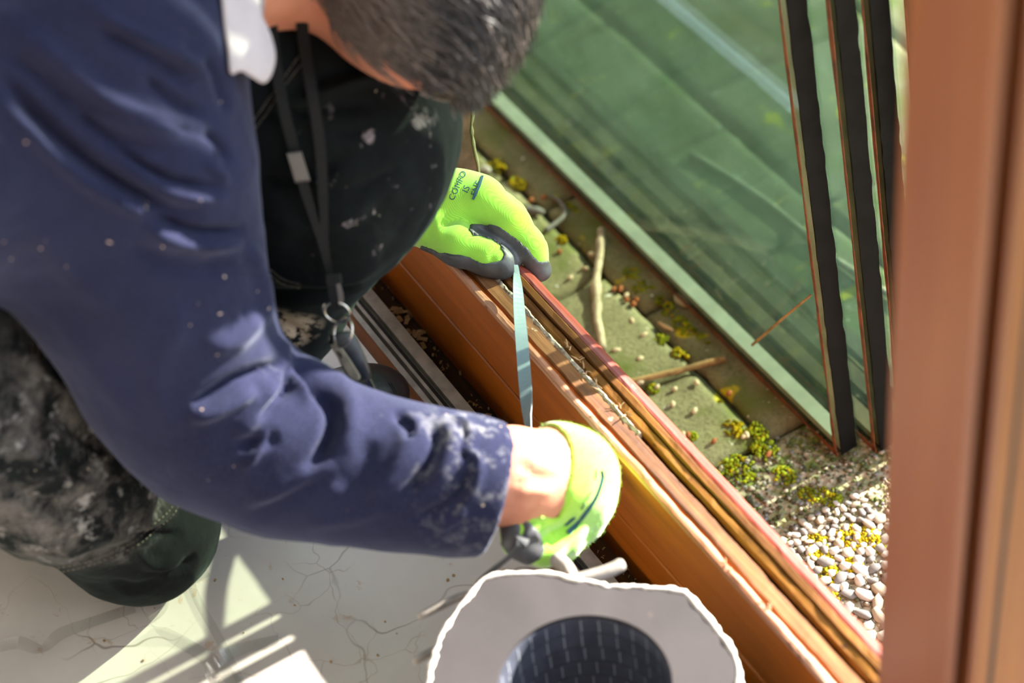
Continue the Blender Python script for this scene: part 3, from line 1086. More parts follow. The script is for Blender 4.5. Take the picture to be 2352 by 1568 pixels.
# twigs -----------------------------------------------------------------
def twig(nm, label, pxs, r0, r1, mat, z=None, knots=()):
    P = np.array([Pz(x, y, ZG + r0 * .9) for x, y in pxs])
    S = spline(P, 28)
    rad = np.linspace(r0, r1, 28) * (1 + .13 * vnoise(S, 60, 5))
    for kf in knots:
        i = int(kf * 27)
        rad[max(0, i - 1):i + 1] *= 1.28
    S = S + .0008 * np.stack([vnoise(S, 40, 1), vnoise(S, 40, 2), 0 * S[:, 0]], 1)
    v, f = tube_geo(S, rad, 8)
    return tag(recenter(obj(nm, v, f, mat, None, True)), label, 'twig')
twig('twig', 'long pale bleached twig lying upright beside the sill beam', [(1382, 528), (1380, 565), (1370, 640), (1372, 700), (1374, 740), (1384, 800)], .0042, .0046, M['twig'], knots=(.22, .5, .66))
twig('twig', 'straight brown twig lying slantwise near the glass edge', [(1430, 880), (1520, 860), (1600, 840), (1665, 822)], .0030, .0036, M['twig2'])
twig('twig', 'short grey bent twig with a dry leaf beside the glove', [(1252, 530), (1285, 505), (1300, 485), (1285, 462), (1262, 448)], .0030, .0022, M['pebble'][2])
twig('twig', 'long pale branch lying on the paving behind the glass panes', [proj(np.array([x, y, ZG]))[:2] for x, y in ((-.36, .425), (-.24, .445), (-.10, .452), (.04, .48))], .0050, .0036, M['twig'])

# stones and dry husks --------------------------------------------------
def blob(nm, px, py, sx, sy, sz, mat, label, cat, group=None, seed=0, rz=0):
    p = Pz(px, py, ZG)
    me = peb_mesh(100 + seed, mat)
    me.name = nm
    o = bpy.data.objects.new(nm, me)
    COL.objects.link(o)
    o.location = Vector(p + np.array([0, 0, sz * .55]))
    o.scale = (sx, sy, sz)
    o.rotation_euler = (0, 0, rz)
    return tag(o, label, cat, group)
blob('stone', 1568, 690, .016, .011, .004, M['stone'], 'flat round pale stone lying beside the bottom edge of the glass', 'stone', seed=1)
blob('stone', 1230, 488, .013, .006, .005, M['pebble'][2], 'small grey stone chip just above the green left glove', 'stone', seed=2, rz=.7)
blob('stone', 1118, 392, .009, .006, .004, M['pebble'][0], 'small pale stone right above the back of the left glove', 'stone', seed=3)
hl = 'small rust-brown dry husk scattered on the mossy paving'
pl_ = 'small pale dry husk scattered on the mossy paving'
k = 0
for px, py in ((1285, 580), (1425, 665), (1440, 690), (1462, 690), (1455, 700), (1640, 1015), (1765, 1045), (1220, 462), (1250, 455), (1290, 465), (1410, 665), (1580, 1000), (1675, 905)):
    k += 1
    blob('dry_husk', px, py, random.uniform(.0035, .006), random.uniform(.0025, .004), .0028, M['chip'], hl, 'husk', 'rust-brown husks on the paving', k, random.uniform(0, 3))
for px, py in ((1438, 680), (1452, 738), (1480, 770), (1470, 880), (1510, 890), (1550, 895), (1545, 930), (1595, 945), (1570, 1000), (1715, 1000), (1707, 1005), (1345, 618), (1470, 825), (1415, 805), (1600, 880), (1310, 640), (1360, 585)):
    k += 1
    blob('dry_husk', px, py, random.uniform(.003, .0055), random.uniform(.0025, .0035), .0025, M['chip2'], pl_, 'husk', 'pale husks on the paving', k, random.uniform(0, 3))
# a small splinter of wood
p = Pz(1528, 750, ZG + .002)
v, f = tube_geo([p - np.array([.010, .002, 0]), p, p + np.array([.010, .003, .001])], [.0012, .0026, .0010], 5)
tag(recenter(obj('wood_splinter', v, f, M['shaving'])), 'pale flat wood splinter lying between moss patches', 'splinter')

# broken upright stub of the old frame behind the glove -----------------
XS = -.155
def stub_pt(px, py):
    return Px(px, py, XS)[1:]
outl = [(1012, 420), (1016, 300), (1030, 232), (1048, 240), (1060, 228), (1078, 232), (1086, 262), (1083, 290), (1088, 330), (1092, 350), (1098, 380), (1103, 440)]
pr = [stub_pt(*q) for q in outl]
zb = -.20
base = [(pr[-1][0] + .003, zb), (pr[0][0], zb)]
prof = [(a, b) for a, b in pr] + base
K = len(prof)
V = [(XS, a, b) for a, b in prof] + [(XS - .035, a + .004 * math.sin(i), b - .006 * (i % 3)) for i, (a, b) in enumerate(prof)]
F = [tuple(range(K)), tuple(range(2 * K - 1, K - 1, -1))] + [(i, K + i, K + (i + 1) % K, (i + 1) % K) for i in range(K)]
stub = thing('trim_3', 'broken upright stub of the old brown frame with peeled pale edges', 'structure', (XS, float(np.mean([a for a, b in pr])), zb))
stub['kind'] = 'structure'
M['stub'] = simple('weathered brown painted wood', lin(132, 98, 84), .8, .2, var=.25, scale=40, bump=.5)
obj('stub_board', V, F, M['stub'], stub)
edge = [np.array([XS + .0012, *stub_pt(*q)]) for q in ((1045, 242), (1060, 232), (1078, 236), (1085, 262), (1082, 290), (1087, 330), (1091, 352), (1097, 380), (1101, 425))]
v, f = tube_geo(spline(edge, 40), .0013 * (1 + .5 * vnoise(spline(edge, 40), 150, 3)), 6)
obj('peeled_edge', v, f, M['stone'], stub, True)
v, f = boxv(XS - .03, XS + .004, stub_pt(1000, 420)[0], stub_pt(1028, 420)[0], zb, stub_pt(1015, 300)[1]), BOXF
obj('side_strip', v, f, M['dark_wood'], stub)

# insulated glass units --------------------------------------------------
LEAN = .111
lean_v = np.array([0, -LEAN, 1.0]) / math.hypot(LEAN, 1)
lean_n = np.array([0, 1.0, LEAN]) / math.hypot(LEAN, 1)
glabels = ['nearest of the leaning double glass units, its black edge standing clear of the others',
           'second leaning double glass unit, tucked just behind the nearest one',
           'third leaning double glass unit from the front of the stack',
           'rearmost of the leaning double glass units, mostly hidden by the orange post']
UH, UW, UT = 1.62, .98, .026
offs = [(.124, .276), (.142, .310), (.149, .338), (.168, .366)]
for gi, (gx, gy) in enumerate(offs):
    org = np.array([gx, gy, ZG + .004])
    u = thing('glass_unit', glabels[gi], 'glass unit', org, 'insulated glass units leaning on the house front')
    def ubox(nm, x0, x1, s0, s1, n0, n1, mat):
        V = []
        for s in (s0, s1):
            for (x, n) in ((x0, n0), (x1, n0), (x1, n1), (x0, n1)):
                V.append(org + np.array([x, 0, 0]) + lean_v * s + lean_n * n)
        return obj(nm, V, BOXF, mat, u)
    ubox('glass_pane', -UW, 0, 0, UH, 0, .005, M['glass_front'] if gi == 0 else M['glass'])
    ubox('glass_pane', -UW, 0, 0, UH, UT - .005, UT, M['glass'])
    # edge sealant all round between the panes, spacer bar inside it
    for nm, mt, i0, i1 in (('edge_seal', M['edge_seal'], .0, .003), ('spacer_bar', M['spacer'] if gi == 0 else M['spacer_dim'], .0032, .0135)):
        V, F = [], []
        for (x0, x1, s0, s1) in ((-UW + i0, -i0, i0, i1), (-UW + i0, -i0, UH - i1, UH - i0), (-UW + i0, -UW + i1, i1, UH - i1), (-i1, -i0, i1, UH - i1)):
            b = len(V)
            for s in (s0, s1):
                for (x, n) in ((x0, .0052), (x1, .0052), (x1, UT - .0052), (x0, UT - .0052)):
                    V.append(org + np.array([x, 0, 0]) + lean_v * s + lean_n * n)
            F += [tuple(q + b for q in ff) for ff in BOXF]
        obj(nm, V, F, mt, u)
    # rough bead of black mastic on the narrow side and brown remnants on the front rim
    sx = np.linspace(.0, UH, 220)
    pts = np.array([org + np.array([.0006, 0, 0]) + lean_v * s + lean_n * (UT / 2) for s in sx])
    hw = UT / 2 - .0035 + .0012 * vnoise(pts, 70, gi)
    v, f = ribbon_geo(pts, hw, np.repeat(lean_n[None], len(pts), 0), .0012)
    obj('edge_mastic', v, f, M['edge_seal'], u)
    pts = np.array([org + np.array([-.0035, 0, 0]) + lean_v * s - lean_n * .0006 for s in sx])
    hw = np.clip(.0016 + .0016 * vnoise(pts, 16, gi + 5) + .0006 * vnoise(pts, 60, gi), .0004, .004)
    v, f = ribbon_geo(pts, hw, np.repeat(np.array([[1.0, 0, 0]]), len(pts), 0), .0008)
    obj('sealant_smear', v, f, M['brown_seal'], u)
    xx = np.linspace(-UW, 0, 160)
    pts = np.array([org + np.array([a, 0, 0]) + lean_v * .0028 - lean_n * .0006 for a in xx])
    hw = np.clip(.0030 + .0016 * vnoise(pts, 20, gi + 8), .0008, .006)
    v, f = ribbon_geo(pts, hw, np.repeat(lean_v[None], len(pts), 0), .0008)
    obj('sealant_smear', v, f, M['brown_seal'], u)

# a thin dry stem leaning on the front pane
def on_pane(px, py, off=-.0035):
    o = np.array([offs[0][0], offs[0][1], ZG + .004]) + lean_n * off
    r = ray(px, py)
    return CC + ((o - CC) @ lean_n) / (r @ lean_n) * r
v, f = tube_geo(spline([on_pane(1728, 792), on_pane(1790, 738), on_pane(1862, 678)], 14), np.linspace(.0016, .0010, 14), 6)
tag(recenter(obj('twig', v, f, M['twig2'], None, True)), 'thin straw-coloured stem leaning against the nearest glass pane', 'twig')

# ================================================================== the kneeling worker
root_p = Pz(330, 1200, 0.0)
person = thing('person', 'kneeling worker in navy jacket, dark stained trousers and green gloves, bent over the sill', 'person', (root_p[0], root_p[1], 0))

ARM_R = [(230, 100, 1.47, 298), (280, 380, 1.50, 285), (325, 620, 1.545, 262), (415, 845, 1.585, 218), (505, 968, 1.61, 190), (670, 1038, 1.615, 178), (850, 1084, 1.615, 151), (1000, 1104, 1.61, 138), (1105, 1118, 1.61, 126), (1230, 1130, 1.615, 118)]
THIGH_L = [(798, 290, 1.655, 224), (560, 160, 1.63, 260), (200, 60, 1.66, 300), (0, 150, 1.68, 320)]
KNEE_L = [(798, 290, 1.655, 224), (742, 432, 1.665, 216), (690, 560, 1.70, 150)]
SHIN_L = [(735, 470, 1.68, 190), (665, 700, 1.75, 118), (590, 850, 1.80, 112), (500, 970, 1.82, 112)]
kr = Pz(312, 1195, .072)
hipR, hipL = Pd(-400, 720, 1.52), Pd(0, 150, 1.72)

# ---- trousers
def f_trousers(p):
    d = chain(p, pts_px(THIGH_L), .05)
    d = smin(d, chain(p, pts_px(KNEE_L), .04), .05)
    d = smin(d, chain(p, pts_px(SHIN_L), .03), .025)
    thr = [(kr, .066), (Pd(120, 1060, 1.665), .070), (Pd(-60, 925, 1.60), .078), (Pd(-420, 700, 1.52), .10)]
    d2 = chain(p, thr, .03)
    sh = [(kr + np.array([0, 0, -.006]), .060), (np.array([-.13, -.46, .056]), .052), (np.array([-.33, -.55, .052]), .046)]
    d2 = smin(d2, chain(p, sh, .03), .03)
    d = smin(d, d2, .03)
    d = smin(d, cone(p, hipR, hipL, .12, .12), .06)
    return d
V, F = surf(f_trousers, (-.45, -.80, -.02), (.28, .05, .62), .0036)
V[:, 2] = np.maximum(V[:, 2], .0005)
ts = [
    # standing knee: creases of the bent leg
    ([(700, 430), (760, 445), (850, 420), (920, 380)], 14, -.0035),
    ([(560, 420), (640, 415), (730, 400), (800, 350)], 18, -.006),
    ([(540, 300), (640, 260), (760, 250), (860, 240)], 16, -.005),
    ([(620, 250), (730, 215), (840, 180), (960, 185)], 14, .006),
    ([(700, 190), (800, 170), (900, 160)], 12, -.004),
    ([(600, 500), (700, 520), (800, 500), (870, 450)], 20, .004),
    ([(560, 600), (680, 640), (800, 640), (880, 600)], 14, .005),
    ([(540, 660), (650, 680), (760, 672), (830, 652)], 12, -.008),
    ([(720, 250), (780, 300), (860, 300)], 10, -.003),
    # kneeling knee
    ([(200, 1240), (300, 1225), (380, 1180), (420, 1120)], 12, .0035),
    ([(150, 1290), (260, 1270), (330, 1240), (400, 1190)], 10, -.0045),
    ([(310, 1270), (360, 1300), (420, 1280)], 12, .005),
    ([(270, 1215), (340, 1230), (420, 1225)], 12, -.005),
    ([(330, 1320), (400, 1310), (450, 1270)], 10, -.004),
    ([(20, 1000), (120, 1080), (240, 1120)], 22, .004),
    ([(0, 1100), (120, 1170), (220, 1180)], 18, -.005),
    ([(60, 880), (160, 980), (260, 1040)], 18, -.004),
    ([(0, 1200), (100, 1240), (200, 1290)], 14, .003),
    ([(20, 780), (100, 860), (180, 920)], 14, .004),
    ([(250, 1335), (310, 1350), (380, 1330)], 9, -.004),
    ([(620, 720), (680, 760), (720, 790)], 10, -.003),
]
V = folds(V, F, ts)
V += vnormals(V, F) * (.0011 * vnoise(V, 38, 3) + .0006 * vnoise(V, 90, 5))[:, None]
V[:, 2] = np.maximum(V[:, 2], .0005)
trousers = obj('trousers', V, F, M['trousers'], person, True)
bt = bvh_of(V, F)
def stitch(poly, n=60, r=.00055):
    P = on_surface(bt, poly, n, .0006)
    if len(P) < 4:
        return
    v, f = [], []
    for i in range(0, len(P) - 1, 2):
        a, b = tube_geo([P[i], P[i + 1]], r, 5)
        f += [tuple(q + len(v) for q in ff) for ff in b]
        v += list(a)
    obj('seam_stitching', v, f, M['stitch'], trousers)
for pl in ([(132, 1303), (190, 1290), (250, 1268), (310, 1240), (350, 1205), (390, 1170), (405, 1128)],
           [(144, 1312), (200, 1298), (262, 1275), (322, 1247), (362, 1212), (399, 1178), (417, 1135)],
           [(560, 310), (600, 250), (640, 195), (685, 130)], [(575, 312), (615, 255), (655, 195), (690, 150)],
           [(622, 618), (650, 640), (690, 652)], [(620, 628), (650, 650), (688, 660)],
           [(0, 640), (40, 680), (90, 735)], [(0, 665), (35, 700), (76, 742)], [(72, 745), (72, 790), (74, 815)], [(88, 745), (86, 790), (86, 818)],
           [(70, 818), (86, 818)]):
    stitch(pl)

# ---- jacket
TORSO = [(Pd(70, -120, 1.44), .116), (Pd(-200, 150, 1.45), .137), (Pd(-480, 480, 1.50), .14)]
ARM_L = [(Pd(260, -520, 1.68), .09), (Pd(800, 60, 1.93), .062), (Pd(890, 410, 2.0), .047), (Pd(950, 458, 1.975), .036)]
armR = pts_px(ARM_R)
cut_n = Pd(1180, 1075, 1.625) - Pd(1010, 1040, 1.61)
cut_n /= np.linalg.norm(cut_n)
cut_p = Pd(1128, 1125, 1.61)
cax = armR[-1][0] - armR[-3][0]
def f_jacket(p):
    d = chain(p, armR, .035)
    pl = (p - cut_p) @ cut_n
    inner = cone(p, armR[-3][0], armR[-1][0], armR[-3][1] - .012, armR[-1][1] - .006)
    near = np.linalg.norm(p - cut_p, axis=1) < .12
    d = np.where(near, np.maximum(np.maximum(d, pl), -np.maximum(inner, -pl - .035)), np.maximum(d, np.where(np.linalg.norm(p - cut_p, axis=1) < .25, pl, -1)))
    t = smin(chain(p, TORSO, .06), cone(p, TORSO[0][0], armR[0][0], .11, armR[0][1] * .92), .05)
    d = smin(d, t, .045)
    d = smin(d, cone(p, TORSO[0][0], ARM_L[0][0], .09, .08), .05)
    d = smin(d, chain(p, ARM_L, .03), .04)
    # neck opening
    d = np.maximum(d, -cone(p, Pd(560, -60, 1.50), Pd(760, -40, 1.55), .060, .075))
    return d
V, F = surf(f_jacket, (-.40, -.78, .04), (.38, .06, .90), .0034)
js = [
    # elbow and forearm of the near sleeve
    ([(653, 800), (691, 850), (744, 905), (762, 945), (756, 998), (733, 1044), (698, 1079)], 15, -.012),
    ([(690, 812), (760, 850), (800, 910), (806, 970), (790, 1040)], 22, .005),
    ([(630, 776), (668, 826), (690, 880), (715, 930)], 14, .006),
    ([(648, 832), (553, 870), (496, 905), (440, 930)], 14, -.010),
    ([(590, 895), (520, 930), (470, 950), (428, 958)], 16, .009),
    ([(662, 836), (664, 884), (637, 918), (590, 965)], 11, -.009),
    ([(640, 880), (600, 940), (560, 985), (530, 1003)], 22, .007),
    ([(540, 1020), (600, 1015), (640, 1000)], 14, -.006),
    ([(620, 992), (590, 1040), (555, 1085)], 11, .007),
    ([(600, 720), (540, 780), (470, 800)], 22, .006),
    ([(905, 945), (936, 975), (943, 1014)], 10, -.008),
    ([(960, 955), (930, 1030), (890, 1100), (840, 1150)], 26, .005),
    ([(985, 968), (1001, 1006), (985, 1056), (955, 1105), (930, 1135)], 13, -.009),
    ([(1020, 968), (1040, 1010), (1025, 1060), (990, 1110)], 16, .005),
    ([(1075, 990), (1064, 1037), (1085, 1058)], 8, -.006),
    ([(1012, 966), (1050, 962), (1078, 985), (1070, 1033), (1096, 1060), (1090, 1117), (1052, 1172)], 9, .0055),
    ([(1075, 1075), (1060, 1125), (1012, 1168), (955, 1198)], 16, -.008),
    ([(1068, 1165), (1050, 1190), (1000, 1215)], 10, .005),
    ([(860, 1010), (820, 1080), (770, 1120)], 20, -.004),
    ([(763, 1063), (649, 1121), (560, 1158)], 16, .004),
    ([(760, 1090), (650, 1150), (560, 1190)], 18, -.004),
    ([(900, 1160), (800, 1190), (700, 1200)], 16, .003),
    ([(570, 560), (600, 640), (612, 740)], 14, .006),
    ([(430, 700), (380, 800), (360, 900), (400, 1000)], 30, .004),
    # upper sleeve and shoulder
    ([(0, 165), (76, 260), (172, 352), (268, 421), (383, 482), (470, 496)], 17, -.012),
    ([(0, 215), (90, 325), (200, 415), (300, 470), (400, 510)], 18, .008),
    ([(0, 50), (115, 122), (230, 214), (330, 275), (420, 300)], 22, .007),
    ([(0, 110), (100, 185), (210, 280), (300, 330), (400, 355)], 16, -.006),
    ([(180, 0), (306, 77), (400, 120), (500, 190)], 14, .006),
    ([(220, 60), (330, 120), (440, 190)], 16, -.006),
    ([(184, 262), (268, 344), (383, 413), (512, 436)], 13, -.009),
    ([(200, 290), (290, 375), (400, 440), (520, 460)], 12, .006),
    ([(115, 214), (268, 262), (383, 283), (500, 328)], 5, -.0028),
    ([(325, 484), (421, 528), (500, 535), (565, 528)], 13, -.011),
    ([(330, 520), (430, 560), (560, 560)], 15, .006),
    ([(470, 300), (510, 340), (525, 380)], 9, -.006),
    ([(470, 370), (505, 400), (522, 420)], 8, .005),
    ([(290, 560), (420, 615), (540, 600)], 22, -.005),
    ([(60, 480), (160, 620), (260, 700)], 34, .004),
    ([(120, 700), (220, 850), (330, 980)], 24, .003),
    ([(470, 130), (505, 200), (520, 260)], 12, -.006),
    ([(325, 172), (402, 237), (470, 262)], 12, -.006),
]
V = folds(V, F, js)
V += vnormals(V, F) * (.0013 * vnoise(V, 24, 13) + .0006 * vnoise(V, 70, 15))[:, None]
jacket = obj('jacket', V, F, M['jacket'], person, True)
bj = bvh_of(V, F)
# sleeve hem
hem = []
for a in np.linspace(0, 2 * math.pi, 90, endpoint=False):
    pass

# ---- body: one continuous figure under the clothes, head, neck, hands
HC = Pd(925, -95, 1.55)
HS = 1.0
def camdir(x, y, d):
    v = CR * x - CU * y + CF * d
    return v / np.linalg.norm(v)
hf = camdir(-.25, .75, .60)                       # the way the face looks
he = camdir(-.72, .10, -.68)                      # right ear side, towards the camera
he = he - (he @ hf) * hf
he /= np.linalg.norm(he)
hc = np.cross(he, hf)                             # chin to crown
if hc @ CR < 0:
    hc = -hc
HAX = np.stack([hc, hf, he])
def head_sdf(p):
    p = HC + (p - HC) / HS
    d = ell(p, HC + hc * .012 - hf * .008, HAX, np.array([.098, .094, .075]))
    d = smin(d, ell(p, HC - hc * .055 + hf * .028, HAX, np.array([.062, .062, .058])), .03)
    d = smin(d, cone(p, HC - hc * .010 + hf * .086, HC - hc * .048 + hf * .104, .008, .013), .014)      # nose
    for s in (-1, 1):
        d = smin(d, ell(p, HC - hc * .010 - hf * .014 + he * s * .074, np.stack([hc, hf, he]), np.array([.030, .017, .008])), .006)
        d = np.maximum(d, -(np.linalg.norm(p - (HC + hc * .002 + hf * .090 + he * s * .030), axis=1) - .010))
        d = smin(d, np.linalg.norm(p - (HC + hc * .002 + hf * .072 + he * s * .030), axis=1) - .0115, .003)
    d = smin(d, cone(p, HC - hc * .073 + hf * .080 + he * .02, HC - hc * .073 + hf * .080 - he * .02, .010, .010), .008)
    return d * HS
HAND_L = dict(palm=[(940, 505, 1.955, 56), (985, 478, 1.935, 64), (1055, 472, 1.925, 64), (1108, 466, 1.918, 56)],
              thumb=[(980, 520, 1.912, 50), (1055, 563, 1.897, 43), (1118, 588, 1.893, 38), (1152, 606, 1.893, 36)],
              f1=[(1108, 462, 1.908, 52), (1172, 516, 1.903, 45), (1220, 574, 1.900, 35), (1240, 620, 1.905, 25)],
              f2=[(1104, 452, 1.940, 46), (1166, 500, 1.942, 42), (1214, 560, 1.945, 34), (1230, 612, 1.950, 26)],
              f3=[(1095, 442, 1.965, 44), (1152, 486, 1.970, 40), (1198, 545, 1.975, 32), (1216, 596, 1.980, 25)],
              f4=[(1080, 436, 1.988, 40), (1130, 470, 1.995, 35), (1172, 522, 2.0, 28), (1190, 570, 2.005, 22)])
HAND_R = dict(palm=[(1215, 1098, 1.635, 92), (1270, 1092, 1.650, 98), (1312, 1098, 1.665, 88), (1328, 1150, 1.675, 72)],
              thumb=[(1240, 1150, 1.637, 46), (1212, 1192, 1.627, 40), (1190, 1222, 1.623, 36), (1184, 1248, 1.623, 31)],
              f1=[(1310, 1165, 1.655, 48), (1296, 1228, 1.651, 42), (1250, 1262, 1.637, 37), (1216, 1262, 1.627, 32)],
              f2=[(1342, 1140, 1.677, 48), (1338, 1200, 1.677, 43), (1292, 1248, 1.663, 37), (1240, 1262, 1.651, 32)],
              f3=[(1350, 1110, 1.697, 46), (1356, 1168, 1.700, 41), (1316, 1225, 1.690, 36), (1262, 1250, 1.677, 31)],
              f4=[(1345, 1075, 1.715, 42), (1358, 1128, 1.720, 36), (1326, 1185, 1.713, 31), (1280, 1220, 1.700, 27)])
def hand_sdf(p, H, shrink=0.0, k=.012):
    d = chain(p, pts_px(H['palm']), .03)
    d = smin(d, chain(p, pts_px(H['thumb']), .01), .016)
    for nme in ('f1', 'f2', 'f3', 'f4'):
        d = smin(d, chain(p, pts_px(H[nme]), .008), k * .5)
    return d + shrink
neck = [(Pd(430, -120, 1.53), .060), (Pd(600, -135, 1.545), .056), (HC - hc * .055 - hf * .018, .054)]
def shrink_chain(c, f):
    return [(a, r * f) for a, r in c]
wristR = [(armR[4][0], .042), (armR[7][0], .036), (Pd(1175, 1088, 1.620), .0295), (Pd(1262, 1100, 1.650), .029)]
def f_body(p):
    d = smin(head_sdf(p), chain(p, neck, .03), .028)
    d = smin(d, chain(p, shrink_chain(TORSO, .8), .06), .05)
    d = smin(d, cone(p, TORSO[0][0], neck[0][0], .09, .06), .04)
    d = smin(d, cone(p, TORSO[0][0], armR[0][0], .08, .06), .04)
    d = smin(d, chain(p, [(armR[0][0], .06), (armR[4][0], .045)] + wristR[1:], .03), .03)
    d = smin(d, cone(p, TORSO[0][0], ARM_L[0][0], .08, .06), .04)
    d = smin(d, chain(p, shrink_chain(ARM_L, .7), .03), .03)
    d = smin(d, hand_sdf(p, HAND_R, .004), .012)
    d = smin(d, hand_sdf(p, HAND_L, .004), .012)
    d = smin(d, cone(p, TORSO[2][0], (hipR + hipL) / 2, .10, .10), .04)
    d = smin(d, cone(p, hipR, hipL, .095, .095), .05)
    d = smin(d, chain(p, shrink_chain(pts_px(THIGH_L), .75)[::-1], .04), .04)
    d = smin(d, chain(p, shrink_chain(pts_px(SHIN_L), .6), .03), .03)
    d = smin(d, chain(p, [(kr, .05), (Pd(-60, 925, 1.60), .06), (hipR, .09)], .03), .03)
    d = smin(d, chain(p, [(kr, .046), (np.array([-.13, -.46, .056]), .040), (np.array([-.33, -.55, .052]), .034)], .03), .02)
    # wrist creases: tendons
    return d
V, F = surf(f_body, (-.42, -.80, .004), (.38, .10, .86), .0040)
bs = [([(1190, 1060), (1230, 1090), (1285, 1100)], 12, -.003), ([(1185, 1140), (1230, 1125), (1275, 1130)], 9, .0028), ([(1180, 1105), (1225, 1108), (1270, 1112)], 8, -.002),
      ([(740, 40), (800, 100), (900, 140)], 14, -.0015)]
V = folds(V, F, bs)
body = obj('body', V, F, M['skin'], person, True)

# ---- shirt collar
def sheet(nm, outline, depth_fn, thick, mat, parent, n=16, bulge=0):
    """a cloth flap: outline in pixels, own depth, real thickness, rounded towards its middle"""
    o = np.array(outline, float)
    c = o.mean(0)
    rings = []
    for s in np.linspace(1, .08, 7):
        q = c + (o - c) * s
        rings.append(np.array([Pd(x, y, depth_fn(x, y) - bulge * (1 - s ** 2)) for x, y in q]))
    K = len(o)
    V, F = [], []
    for side in (0, 1):
        for r_ in rings:
            V += list(r_ + CF * (thick * side))
    R_ = len(rings)
    for side in (0, 1):
        b = side * R_ * K
        for i in range(R_ - 1):
            for j in range(K):
                q = (b + i * K + j, b + i * K + (j + 1) % K, b + (i + 1) * K + (j + 1) % K, b + (i + 1) * K + j)
                F.append(q if side else q[::-1])
        q = tuple(b + (R_ - 1) * K + j for j in range(K))
        F.append(q if side else q[::-1])
    for j in range(K):
        F.append((j, (j + 1) % K, R_ * K + (j + 1) % K, R_ * K + j))
    return obj(nm, V, F, mat, parent, True)
co_ = spline([(505, -60), (560, -70), (592, -20), (600, 30), (622, 80), (632, 130), (622, 172), (604, 190), (580, 178), (552, 162), (530, 168), (524, 120), (515, 60), (505, -60)], 60)[:-1]
collar = sheet('shirt_collar', co_, lambda x, y: 1.415 + .00030 * (x - 500) + .00005 * (y - 0), .004, M['shirt'], person, bulge=.002)
co2 = spline([(590, -70), (640, -60), (612, -10), (602, 40), (590, 30), (585, -10), (590, -70)], 30)[:-1]
sheet('shirt_collar', co2, lambda x, y: 1.50, .004, M['shirt'], person, bulge=.004)

# ---- hair: cap and strands
cen = HC + (hc * .012 - hf * .008) * HS
rad_ = np.array([.098, .094, .075]) * HS
def hair_line(P):
    """positive where hair grows (receding at the temple)"""
    q = (P - HC) @ HAX.T                            # crown, face, ear coordinates
    a = np.interp(q[:, 2], [-.06, -.03, .0, .022, .032, .07], [.04, .06, .070, .058, .034, .026]) - q[:, 1]
    b = q[:, 0] - np.interp(q[:, 1], [-.10, -.02, .0, .03], [-.075, -.050, .0, .026])
    return np.minimum(a, b)
def f_hair(p):
    h = ell(p, cen, HAX, rad_) - .0055
    return np.maximum(h + .003, -hair_line(p) * .8)
V, F = surf(f_hair, HC - .13, HC + .13, .003)
hair_o = obj('hair', V, F, M['hair'], person, True)
SV, SF, SM = [], [], []
flow = camdir(.86, .46, .12)
fall = camdir(-.25, .85, .45)
nst = 0
while nst < 4600:
    d = RNG.normal(size=3)
    d /= np.linalg.norm(d)
    root = cen + (d * rad_) @ HAX
    if (d @ np.array([0, 0, 1])) < -.35:
        continue
    if hair_line(root[None])[0] < 0:
        continue
    nst += 1
    L = RNG.uniform(.035, .075)
    n = 9
    p = root.copy()
    pts = []
    side = RNG.normal(size=3) * .35
    curl = RNG.uniform(-1, 1)
    for i in range(n):
        u = i / (n - 1)
        lq = (p - cen) @ HAX.T
        nrm = (lq / rad_ ** 2) @ HAX
        nrm /= np.linalg.norm(nrm)
        k0 = np.linalg.norm(lq / rad_)
        base = cen + (lq / k0) @ HAX
        lift = .004 + .009 * u * (.5 + .8 * abs(curl))
        pts.append(base + nrm * lift if i < 6 else p + nrm * 0)
        fl_ = flow + fall * 1.6 * max(0, nrm @ flow) ** 2 + side * .5 + .45 * np.cross(nrm, flow) * curl * (u - .3) + np.array([0, 0, -.35]) * u * u
        fl_ = fl_ - (fl_ @ nrm) * nrm * (1.0 if i < 6 else .4)
        fl_ /= np.linalg.norm(fl_) + 1e-9
        p = (pts[-1]) + fl_ * L / n
    r = RNG.uniform(.0005, .0014)
    v, f = tube_geo(pts, np.linspace(r, r * .25, n), 3)
    b = len(SV)
    SV += list(v)
    SF += [tuple(q + b for q in ff) for ff in f[:-2]]
    SM += [1 if RNG.random() < .16 else 0] * (len(f) - 2)
st_ = obj('hair_strands', SV, SF, None, hair_o, True, [M['hair'], M['hair_grey']], SM)
st_['kind'] = 'stuff'

# ---- gloves
def f_gl(p):
    d = hand_sdf(p, HAND_L)
    cuff = Pd(925, 512, 1.96)
    nn = Pd(1000, 480, 1.94) - Pd(900, 520, 1.965)
    nn /= np.linalg.norm(nn)
    return np.maximum(d, -((p - cuff) @ nn))
V, F = surf(f_gl, (-.20, -.12, .02), (.10, .12, .26), .0022)
V = folds(V, F, [([(1010, 520), (1060, 500), (1090, 520)], 10, -.002), ([(960, 470), (1000, 500), (1010, 560)], 12, .002), ([(1150, 565), (1130, 585), (1135, 610)], 7, -.0015)])
gL = obj('glove', V, F, M['glove'], person, True)
gL['label'] = 'left glove gripping the beam'
bgl = bvh_of(V, F)
polyA = [(1076, 528), (1082, 518), (1098, 512), (1108, 515), (1140, 518), (1180, 540), (1212, 572), (1240, 603), (1270, 600), (1275, 660), (1235, 665), (1205, 612), (1175, 578), (1130, 552), (1090, 540)]
polyB = [(1146, 562), (1156, 585), (1150, 600), (1128, 604), (1112, 606), (1100, 598), (1060, 588), (1010, 578), (970, 562), (960, 575), (1000, 620), (1200, 680), (1215, 560)]
